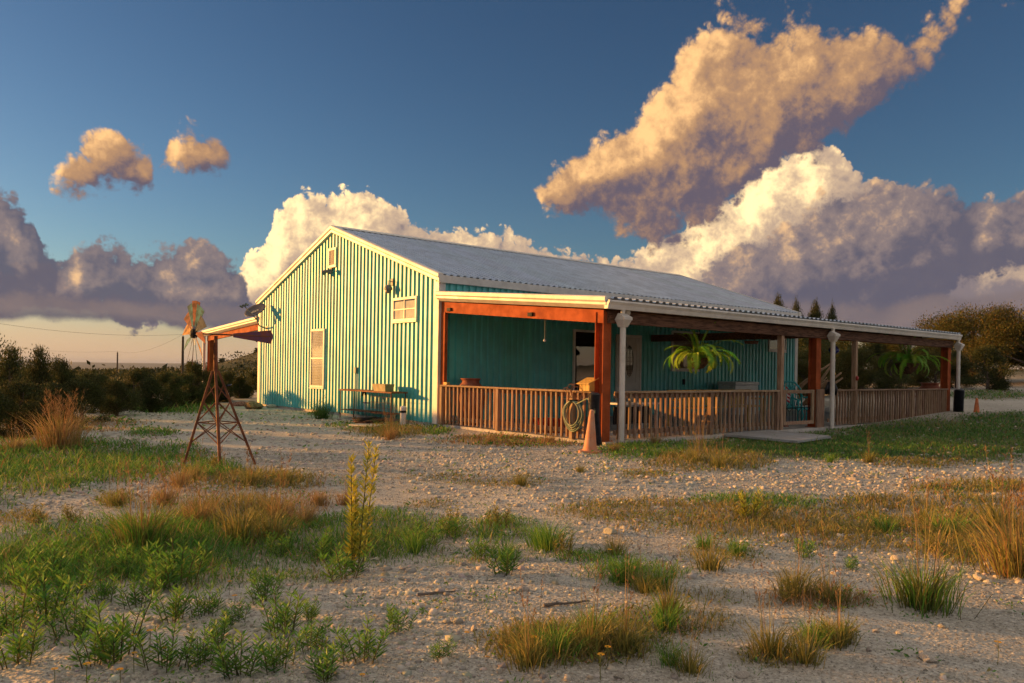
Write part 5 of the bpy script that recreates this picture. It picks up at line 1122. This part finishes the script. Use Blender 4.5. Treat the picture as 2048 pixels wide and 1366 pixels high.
def weed_mesh(name, stems, h, ll, pal, seed, w=0.008, spread=0.12, upright=0.5, tip=None):
    rng = np.random.default_rng(seed); Ps, Ds, Ls, Ws, Ts = [], [], [], [], []; SV = MB()
    for s in range(stems):
        th = rng.uniform(0, 6.28); r0 = rng.uniform(0, 0.5) * spread; hh = h * rng.uniform(0.55, 1.0); b = np.array([math.cos(th) * r0, math.sin(th) * r0, -0.01]); ln = hh * (rng.uniform(0.05, 0.45) if h < 0.6 else rng.uniform(0.02, 0.16))
        e = b + np.array([math.cos(th) * ln, math.sin(th) * ln, hh]); nl = int(14 + hh / (0.012 if h < 0.6 else 0.006))
        SV.path([b, b + (e - b) * 0.5 + np.array([0, 0, 0.02]), e], [w * 0.35, w * 0.3, w * 0.15], 3, cap=False)
        u = np.sort(rng.uniform(0.12, 1.0, nl)); ph = np.arange(nl) * 2.4 + rng.uniform(0, 6); up = upright + 0.5 * u
        Ps.append(b + (e - b) * u[:, None]); Ds.append(np.stack([np.cos(ph), np.sin(ph), up], 1)); Ls.append(ll * rng.uniform(0.6, 1.1, nl) * (1.15 - 0.55 * u)); Ws.append(np.full(nl, w) * rng.uniform(.7, 1.2, nl))
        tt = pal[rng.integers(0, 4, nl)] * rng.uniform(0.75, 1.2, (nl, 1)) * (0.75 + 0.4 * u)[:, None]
        if tip is not None: tt = np.where((u > 0.6)[:, None] & (rng.random(nl) < 0.7)[:, None], np.array([tip]) * rng.uniform(.7, 1.2, (nl, 1)), tt)
        Ts.append(tt)
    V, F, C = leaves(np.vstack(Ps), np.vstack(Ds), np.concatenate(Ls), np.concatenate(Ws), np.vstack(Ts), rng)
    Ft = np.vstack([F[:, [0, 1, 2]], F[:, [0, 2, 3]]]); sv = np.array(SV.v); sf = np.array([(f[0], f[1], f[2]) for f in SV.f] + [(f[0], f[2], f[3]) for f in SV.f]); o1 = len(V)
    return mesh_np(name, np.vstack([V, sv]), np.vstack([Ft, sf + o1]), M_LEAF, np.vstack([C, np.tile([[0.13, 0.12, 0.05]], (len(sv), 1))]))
WEEDS = [weed_mesh('leafy_weed', 9, 0.20, 0.075, GREEN, 60 + k, 0.0085, 0.16) for k in range(4)]
OWEEDS = [weed_mesh('leafy_weed', 9, 0.20, 0.06, OLIVE, 70 + k, 0.007, 0.16, tip=(0.34, 0.30, 0.06)) for k in range(2)]
GCL = [clump_mesh('grass_clump', 170, 0.24, 0.16, GREEN, 0, 80 + k) for k in range(2)]; OCL = [clump_mesh('grass_clump', 170, 0.22, 0.16, OLIVE, 6, 84 + k) for k in range(2)]
SCL = [clump_mesh('grass_clump', 260, 0.30, 0.22, STRAW, 12, 88 + k, 0.005, 1.6) for k in range(2)]
ROWS = ((0, 960, 'far row near the house'), (960, 1060, 'upper middle row of the yard'), (1060, 1160, 'middle row of the yard'), (1160, 1260, 'lower middle row'), (1260, 1500, 'nearest row along the bottom'))
def row_labels(spots, what):
    lab = {}
    for (a, b, nm) in ROWS:
        row = sorted([q for q in spots if a <= q[1] < b], key=lambda q: q[0])
        for i, q in enumerate(row): lab[q] = what + (', ' + ORD[min(i, 17)] + ' from the left in the ' if len(row) > 1 else ', the only one in the ') + nm
    return lab
def plant(name, me, px, py, s, label, cat, group=None):
    g = on_ground(px, py); o = bpy.data.objects.new(name, me); link(o); o.location = g; o.scale = (s, s, s * rnd.uniform(.9, 1.1)); o.rotation_euler = (0, 0, rnd.uniform(0, 6.28)); tag(o, label, cat, group); return o
SPOTS = ((530, 1205, .9), (560, 1268, 1.1), (240, 1318, 1.3), (190, 1330, 1.0), (330, 1335, 1.0), (480, 1352, 1.1), (440, 1290, .8), (725, 1325, 1.0), (795, 1262, .7), (620, 1300, .8), (25, 1262, 1.2), (100, 1240, 1.2), (345, 1245, 1.0), (30, 1330, 1.1), (1008, 1152, 1.1), (968, 1118, .9), (885, 1318, .5),
                  (655, 1362, .9), (360, 1175, 1.5), (310, 1180, 1.2), (105, 1150, 1.2), (250, 1150, 1.0), (690, 1160, 1.3), (560, 1340, .9), (410, 1230, .8), (470, 1250, .7), (140, 1190, 1.0), (60, 1185, 1.1), (205, 1205, .8), (280, 1215, .9), (850, 1095, 1.0), (900, 1075, 1.0), (1240, 1165, .7), (640, 1120, 1.0), (560, 1110, 1.0), (150, 1280, 1.0), (400, 1330, .8), (620, 1240, .6), (1610, 1115, .7), (1700, 1140, .5))
LAB = row_labels(SPOTS, 'narrow leaved green weed')
for (x, y, s) in SPOTS:
    plant('leafy_weed', WEEDS[rnd.randrange(4)], x, y, s, LAB[(x, y, s)], 'weed', 'narrow leaved weeds in the foreground')
SPOTS = ((1000, 1055, 1.1), (905, 1060, 1.0), (1495, 1040, 1.2), (1530, 1035, .9), (1130, 1110, .8), (430, 945, 1.3), (370, 965, .9), (150, 1045, .9), (70, 1050, 1), (1570, 1205, .7), (520, 1060, 1.0))
LAB = row_labels(SPOTS, 'yellow tipped olive weed')
for (x, y, s) in SPOTS:
    plant('leafy_weed', OWEEDS[rnd.randrange(2)], x, y, s, LAB[(x, y, s)], 'weed', 'yellow tipped weeds')
SPOTS = ((270, 1095, 1.2), (1100, 1100, 1.1), (1080, 1090, .9), (1010, 1120, .7), (1255, 1165, .8), (1320, 1180, .7), (1410, 1098, .6), (1475, 1112, .6), (1630, 1290, .6), (1900, 1075, 1.1), (1770, 1065, .8), (1660, 925, .7), (830, 1105, .8), (640, 830, .9), (1330, 1260, .7), (1110, 1310, .8), (1190, 1275, .7), (1340, 1330, .5))
LAB = row_labels(SPOTS, 'green grass tuft')
for (x, y, s) in SPOTS:
    plant('grass_clump', GCL[rnd.randrange(2)], x, y, s, LAB[(x, y, s)], 'grass', 'green grass tufts')
SPOTS = ((480, 1085, 1.4), (545, 1080, 1.3), (230, 1012, .9), (1040, 972, .8), (1740, 925, .9), (1440, 935, 1.1), (1390, 925, 1.0), (1380, 1345, .6), (1180, 1300, .9), (1060, 1330, .8), (1250, 1300, .9), (1540, 1310, .8), (1610, 1325, .7), (1680, 1290, .8), (1850, 1045, 1.0), (1660, 1205, .8), (1420, 1140, .8), (1290, 1185, .8), (1230, 1110, .7), (1160, 945, .6), (390, 960, 1.0), (500, 970, 1.0), (570, 965, .9), (1340, 1225, .7), (2000, 1060, 1.4), (1590, 1190, .9))
LAB = row_labels(SPOTS, 'olive straw grass tuft')
for (x, y, s) in SPOTS:
    plant('grass_clump', OCL[rnd.randrange(2)], x, y, s, LAB[(x, y, s)], 'grass', 'olive grass tufts')
SPOTS = ((360, 975, .8), (330, 1010, .7), (400, 1050, .9), (560, 1040, .8), (610, 1050, .7), (780, 880, .9), (30, 905, 1.0), (1310, 890, .8), (1230, 905, .6), (1100, 885, .6), (980, 888, .6), (640, 1010, .6), (690, 1010, .6))
LAB = row_labels(SPOTS, 'dry brown grass tuft')
for (x, y, s) in SPOTS:
    plant('grass_clump', SCL[rnd.randrange(2)], x, y, s, LAB[(x, y, s)], 'grass', 'dry grass tufts')
plant('bunch_grass', clump_mesh('bunch_grass', 520, 0.52, 0.42, np.vstack([STRAW[:2], OLIVE[:1], STRAW[2:3]]), 70, 101, 0.006, 1.35), 120, 898, 1.25, 'big brown bunch grass at the left edge of the gravel', 'grass')
plant('bunch_grass', clump_mesh('bunch_grass', 420, 0.30, 0.26, np.vstack([GREEN[:2], OLIVE[1:2], OLIVE[3:]]), 16, 102, 0.006, 2.6), 1845, 1215, 1.0, 'green bunch grass with tall dry stalks at lower right', 'grass')
plant('bunch_grass', clump_mesh('bunch_grass', 420, 0.42, 0.34, np.vstack([STRAW[2:3], OLIVE]), 40, 103, 0.006, 1.7), 2035, 1150, 1.1, 'reddish dry bunch grass at the right edge of the picture', 'grass')
plant('bunch_grass', clump_mesh('bunch_grass', 320, 0.45, 0.28, np.vstack([GREEN[2:3] * .6, GREEN[:1] * .6, GREEN[2:3] * .7, OLIVE[3:]]), 6, 104, 0.007, 1.2), 645, 838, 1.1, 'dark green spiky grass clump against the gable wall', 'grass')
plant('bunch_grass', clump_mesh('bunch_grass', 320, 0.40, 0.30, np.vstack([STRAW[2:3], OLIVE[:1], OLIVE[3:], GREEN[2:3]]), 20, 105, 0.006, 1.5), 778, 874, 1.0, 'reddish bunch grass left of the white pipe', 'grass')
plant('bunch_grass', clump_mesh('bunch_grass', 380, 0.36, 0.30, np.vstack([GREEN[:2], OLIVE[1:3]]), 26, 106, 0.006, 1.8), 285, 1100, 1.1, 'large mixed green bunch grass in the left weed patch', 'grass')
plant('tall_weed', weed_mesh('tall_weed', 5, 0.88, 0.085, np.array([[.42, .44, .06], [.50, .47, .06], [.33, .40, .06], [.56, .50, .07]]), 110, 0.013, 0.16, 0.7, (0.60, 0.52, 0.06)), 708, 1142, 1.0, 'tall yellow green weed rising in the centre left foreground', 'weed')
plant('tall_weed', weed_mesh('tall_weed', 4, 0.34, 0.09, np.array([[.42, .44, .06], [.50, .47, .06], [.33, .40, .06], [.56, .50, .07]]), 111, 0.012, 0.2, 0.9), 1500, 1043, 1.0, 'bright yellow green sprig in the grass strip right of centre', 'weed')
# dry stalks in front of the long railing
plant('tall_weed', clump_mesh('tall_weed', 60, 0.5, 0.5, OLIVE, 26, 112, 0.005, 1.4), 1400, 905, 1.0, 'dry golden stalks in front of the long railing', 'weed')
# yellow flowers
def flower_mesh():
    mb = MB(); mb.path([(0, 0, 0), (0.004, 0.0, 0.06), (0, 0.003, 0.12)], 0.0022, 4, cap=False); n0 = len(mb.f)
    for k in range(9):
        a = k * 0.698; c, s = math.cos(a), math.sin(a)
        mb.add([(c * 0.003, s * 0.003, 0.121), (c * 0.014 - s * 0.006, s * 0.014 + c * 0.006, 0.126), (c * 0.022, s * 0.022, 0.123), (c * 0.014 + s * 0.006, s * 0.014 - c * 0.006, 0.126)], [(0, 1, 2, 3)])
    me = mb.mesh('yellow_flower', mat('flower_stem', (0.12, 0.14, 0.04), 0.8)); me.materials.append(mat('yellow_petal', (0.75, 0.40, 0.02), 0.6, transl=0.3))
    me.polygons.foreach_set('material_index', [0] * n0 + [1] * (len(me.polygons) - n0)); return me
FL = flower_mesh()
SPOTS = ((63, 1155), (166, 1205), (200, 1190), (68, 1315), (268, 1308), (299, 1305), (330, 1335), (268, 1345), (174, 1375), (109, 1378), (523, 1340), (459, 1190), (469, 1225), (239, 1385), (933, 1300), (1067, 1315), (1215, 1332), (1201, 1360), (724, 1385), (1219, 1128), (1810, 975), (1995, 1330), (570, 975), (540, 968), (1300, 1020))
LAB = row_labels(SPOTS, 'small yellow wildflower')
for (x, y) in SPOTS:
    plant('yellow_flower', FL, x, y, rnd.uniform(.6, .85), LAB[(x, y)], 'flower', 'yellow wildflowers')

# ------------------------------------------------------------------ trees
def juniper_mesh(seed, h, r, dens=1.3, open_=0.0, pal=None, leaf=0.68):
    rng = np.random.default_rng(seed); pal = np.array([[0.058, 0.074, 0.024], [0.080, 0.092, 0.026], [0.105, 0.106, 0.032], [0.045, 0.060, 0.024]]) if pal is None else pal
    nl = rng.integers(16, 23); lob = []
    for k in range(nl):
        u = rng.uniform(0.12, 0.92); th = rng.uniform(0, 6.28); prof = math.sin(math.pi * min(1, 0.25 + 0.75 * u) ** 1.1) ** 0.7
        rad = r * prof * rng.uniform(0.2, 0.85); lob.append((math.cos(th) * rad, math.sin(th) * rad, h * u, r * rng.uniform(0.18, 0.38), h * rng.uniform(0.06, 0.13)))
    lob.append((0, 0, h * 0.86, r * 0.22, h * 0.14))
    nc = int(420 * dens); Ps, Ds, Ls, Ws, Ts = [], [], [], [], []
    for c in range(nc):
        L = lob[rng.integers(len(lob))]; d = rng.normal(size=3); d /= np.linalg.norm(d); rr = rng.uniform(0.55, 1.08) ** 0.5
        q = np.array([L[0] + d[0] * L[3] * rr, L[1] + d[1] * L[3] * rr, max(0.04 * h, L[2] + d[2] * L[4] * rr)])
        outw = np.array([q[0], q[1], (q[2] - h * 0.35) * 0.8 + h * 0.15]); outw /= np.linalg.norm(outw) + 1e-6
        k = 30; sz = h * 0.042 * rng.uniform(0.7, 1.3)
        P = q + rng.normal(0, sz, (k, 3)); D = outw + rng.normal(0, 0.55, (k, 3)) + np.array([0, 0, 0.35])
        Ps.append(P); Ds.append(D); Ls.append(leaf * h * 0.05 * rng.uniform(0.6, 1.4, k)); Ws.append(leaf * h * 0.017 * rng.uniform(0.7, 1.3, k))
        Ts.append(pal[rng.integers(0, 4, k)] * rng.uniform(0.75, 1.3) * rng.uniform(0.8, 1.2, (k, 1)))
    V, F, C = leaves(np.vstack(Ps), np.vstack(Ds), np.concatenate(Ls), np.concatenate(Ws), np.vstack(Ts), rng)
    cr = mesh_np('crown', V, F, M_JUNI, C)
    tb_ = MB(); rr_ = random.Random(seed); tb_.path([(0, 0, -0.3), (0.02 * h, 0.01 * h, h * 0.3), (0.0, 0.02 * h, h * 0.6), (0.01 * h, 0, h * 0.9)], [h * 0.035, h * 0.028, h * 0.018, h * 0.005], 8)
    for L in lob[:8]: tb_.path([(0.01 * h, 0.01 * h, L[2] * 0.55), (L[0] * 0.5, L[1] * 0.5, L[2] * 0.8), (L[0], L[1], L[2])], [h * 0.014, h * 0.010, h * 0.004], 6)
    return cr, tb_.mesh('trunk', M_BARK, True)
WARM = np.array([[0.10, 0.11, 0.030], [0.13, 0.12, 0.030], [0.075, 0.095, 0.028], [0.16, 0.11, 0.028]])
JV = [juniper_mesh(200 + k, 3.0, (1.1, 1.3, 1.0, 1.5, 1.25)[k]) for k in range(5)]
JW = [juniper_mesh(210 + k, 3.0, (1.5, 1.7, 1.4)[k], 2.3, 0, WARM, 0.45) for k in range(3)]
JT = [juniper_mesh(220 + k, 3.0, 0.75, 0.8) for k in range(2)]
def cone_crown(seed):
    cr, tr = juniper_mesh(seed, 3.0, 0.95, 0.9, 0, None, 0.6)
    co = np.empty(len(cr.vertices) * 3, np.float32); cr.vertices.foreach_get('co', co); co = co.reshape(-1, 3)
    k = np.clip(1.45 - 1.2 * co[:, 2:3] / 3.0, 0.15, 1.4); co[:, :2] *= k; cr.vertices.foreach_set('co', co.ravel()); cr.update(); return cr, tr
JC = [cone_crown(231), cone_crown(237)]
def tree(name, mv, loc, h, wk, label, group):
    t_ = thing(name, label, 'tree', loc, group, (0, 0, rnd.uniform(0, 6.28))); s = h / 3.0; t_.scale = (s * wk, s * wk, s)
    for nm, me in (('crown', mv[0]), ('trunk', mv[1])):
        o = bpy.data.objects.new(nm, me); link(o, t_)
    return t_
def tree_px(px, ytop, dist, mv, label, group, wk=1.0, name='juniper_tree'):
    tp = at_dist(px, ytop, dist); z0 = gz(tp.x, tp.y) - 0.1; return tree(name, mv, (tp.x, tp.y, z0), max(0.6, (tp.z - z0) / 1.06), wk, label, group)
HG = 'junipers of the left hedge'
for k, (px, yt, d, w, lab) in enumerate((
        (18, 690, 15.5, 0.9, 'tall wispy juniper at the left edge of the picture'), (78, 688, 17, 0.8, 'juniper with a tall leader second from the left edge'), (122, 714, 18, 0.9, 'juniper with a drooping top third from the left edge'),
        (45, 760, 13.0, 1.3, 'dark bushy juniper low behind the brown bunch grass'), (165, 752, 17, 1.3, 'dense juniper right of the brown bunch grass'))):
    tree_px(px, yt, d, JT[k % 2] if k in (0, 1) else JV[k % 5], lab, HG, w)
HEDGE = ((105, 765, 15), (-15, 770, 12.5), (205, 748, 20), (235, 758, 19), (268, 738, 23), (300, 755, 21), (330, 740, 25), (352, 752, 22.5), (388, 722, 27), (372, 745, 24), (425, 748, 27), (455, 740, 32), (478, 752, 29), (505, 742, 34), (412, 765, 25), (290, 735, 28), (180, 742, 25), (140, 747, 22), (60, 735, 21), (440, 765, 27), (495, 770, 29))
for k, (px, yt, d) in enumerate(HEDGE):
    tree_px(px, yt, d, JV[(k * 3 + 1) % 5], ('dark hedge juniper, ' + ORD[sorted(q[0] for q in HEDGE).index(px)] + ' from the left of the dense row') if sorted(q[0] for q in HEDGE).index(px) < 18 else 'dark hedge juniper beside the house, ' + ORD[sorted((q[0] for q in HEDGE), reverse=True).index(px)] + ' from the right of the dense row', HG, 1.35)
for k, (px, yt, d, lab) in enumerate(((-70, 700, 15, 'juniper just outside the left edge, nearest the bunch grass'), 
        (-80, 645, 22.5, 'tall juniper outside the left edge shading the gable foot'), (-112, 648, 23.5, 'tall juniper outside the left edge, left of the shading one'), (-66, 655, 21, 'tall juniper outside the left edge, nearest the frame'))):
    tree_px(px, yt, d, JV[k % 5], lab, HG, 1.15)
RG = 'trees right of the house'
for k, (px, yt, d, w, lab) in enumerate(((1895, 628, 40, 1.1, 'broad olive tree just right of the porch end'), (1945, 606, 37, 1.3, 'tall olive tree at right behind the traffic cone'), (2005, 612, 35, 1.3, 'rust tinted tree near the right edge'), (2075, 605, 34, 1.4, 'dense tree cut by the right edge'),
        (1862, 668, 44, 1.0, 'dark tree behind the far porch column'), (2150, 600, 36, 1.4, 'dense tree just beyond the right edge'), (1975, 690, 31, 1.2, 'low dark tree in front of the tall olive trees'), (1915, 700, 33, 1.2, 'low dark shrub tree right of the far downspout'))):
    tree_px(px, yt, d, JW[k % 3] if k < 4 or k == 5 else JV[k % 5], lab, RG, w, 'olive_tree')
for k, (px, yt, d, w, lab) in enumerate(((1557, 588, 40, 0.8, 'pointed juniper top left of four above the porch roof'), (1592, 602, 41, 0.9, 'second juniper top above the porch roof'), (1632, 600, 40, 0.8, 'third juniper top above the porch roof'), (1664, 610, 40, 0.7, 'right most juniper top above the porch roof'))):
    tree_px(px, yt - 6, d, JC[k % 2], lab, 'junipers behind the house', w * 1.15)
THRU = ((1605, 668, 33), (1640, 675, 31), (1690, 672, 34), (1725, 690, 30), (1760, 668, 34), (1800, 680, 33), (1840, 690, 35), (1870, 700, 33), (1780, 715, 29), (1615, 715, 28))
for k, (px, yt, d) in enumerate(THRU):
    tree_px(px, yt, d, JW[k % 3] if k % 2 else JV[k % 5], 'tree seen through the porch, ' + ORD[sorted(q[0] for q in THRU).index(px)] + ' from the left', 'trees seen through the porch', 1.25)
HT = []
for k in range(46):
    a = rnd.uniform(-1, 1); b_ = rnd.uniform(-1, 1); x = HILL.x + 60 * a; y = HILL.y + 60 * b_; ppx, ppy, _ = to_px(np.array(x), np.array(y), np.array(0.0))
    if ppx > 660 or ppx < 380: continue
    HT.append((float(ppx), x, y))
for i, (q, x, y) in enumerate(sorted(HT)):
    tree('juniper_tree', JV[i % 5], (x, y, gz(x, y) - 0.2), rnd.uniform(2, 3.4), 1.8, 'juniper on the low hill, ' + (ORD[i] + ' from the left' if i < 18 else ORD[len(HT) - 1 - i] + ' from the right'), 'junipers on the hill')
# brush pile with leaning limbs behind the porch
p = at_dist(1608, 775, 27); p.z = gz(p.x, p.y); t_ = thing('brush_pile', 'pile of leaning cut limbs seen through the porch', 'brush pile', p)
for k in range(9):
    a = p + RT * rnd.uniform(-1.0, 0.4); b_ = p + RT * rnd.uniform(0.2, 1.4) + UP * rnd.uniform(0.7, 1.7) + FW * rnd.uniform(-.4, .4)
    MB().path([a, a.lerp(b_, 0.5) + UP * 0.1, b_], [0.06, 0.05, 0.03], 7).obj('limb', mat('cut_limb', (0.34, 0.22, 0.13), 0.9), t_, smooth=True)
# far woodland on the falling slope
def woodland():
    rng = np.random.default_rng(77); n = 3000; r = np.exp(rng.uniform(math.log(36), math.log(1400), n)); a = rng.uniform(-0.95, 0.05, n)
    x = CAM.x + r * (np.cos(a) * FW.x + np.sin(a) * RT.x); y = CAM.y + r * (np.cos(a) * FW.y + np.sin(a) * RT.y)
    e = (x + 5) * -0.81 + (y - 9.5) * 0.58; k_ = (e > 8); x, y, r = x[k_], y[k_], r[k_]; n = len(x); z = ground_z(x, y); k = 56
    s = rng.uniform(0.8, 1.6, n) * np.clip(r / 120, 1, 4); 
    Q = np.stack([x, y, z + np.minimum(s, 2.2) * 0.4], 1)[:, None, :] + np.clip(rng.normal(0, 1, (n, k, 3)), -1.5, 1.5) * np.stack([s * 0.9, s * 0.9, np.minimum(s, 1.8) * 0.45], 1)[:, None, :]
    Q = Q.reshape(-1, 3); D = rng.normal(size=Q.shape) + np.array([0, 0, 0.6]); sz = np.minimum(1.1, np.repeat(s, k) * rng.uniform(0.14, 0.34, len(Q)))
    pal = np.array([[0.040, 0.052, 0.018], [0.055, 0.062, 0.020], [0.070, 0.07, 0.022], [0.030, 0.042, 0.018]])
    V, F, C = leaves(Q, D, sz, sz * 0.5, pal[rng.integers(0, 4, len(Q))] * np.repeat(rng.uniform(.7, 1.3, (n, 1)), k, 0), rng)
    o = bpy.data.objects.new('distant_woodland', mesh_np('distant_woodland', V, F, M_JUNI, C)); link(o); o['kind'] = 'stuff'; o['label'] = 'dark scrub woodland falling away to the far valley'
woodland()


# ------------------------------------------------------------------ air
def haze():
    m = bpy.data.materials.new('pale_air'); m.use_nodes = True; t = m.node_tree; t.nodes.remove(t.nodes['Principled BSDF'])
    v = t.nodes.new('ShaderNodeVolumePrincipled'); v.inputs['Color'].default_value = (0.55, 0.68, 0.95, 1); v.inputs['Density'].default_value = 5e-5; v.inputs['Anisotropy'].default_value = 0.0
    t.links.new(v.outputs[0], t.nodes['Material Output'].inputs['Volume'])
    o = MB().span((CAM.x - 32000, CAM.y - 32000, -120), (CAM.x + 32000, CAM.y + 32000, 90)).obj('haze', m); o['kind'] = 'stuff'; o['label'] = 'thin evening haze over the far valley'
haze()
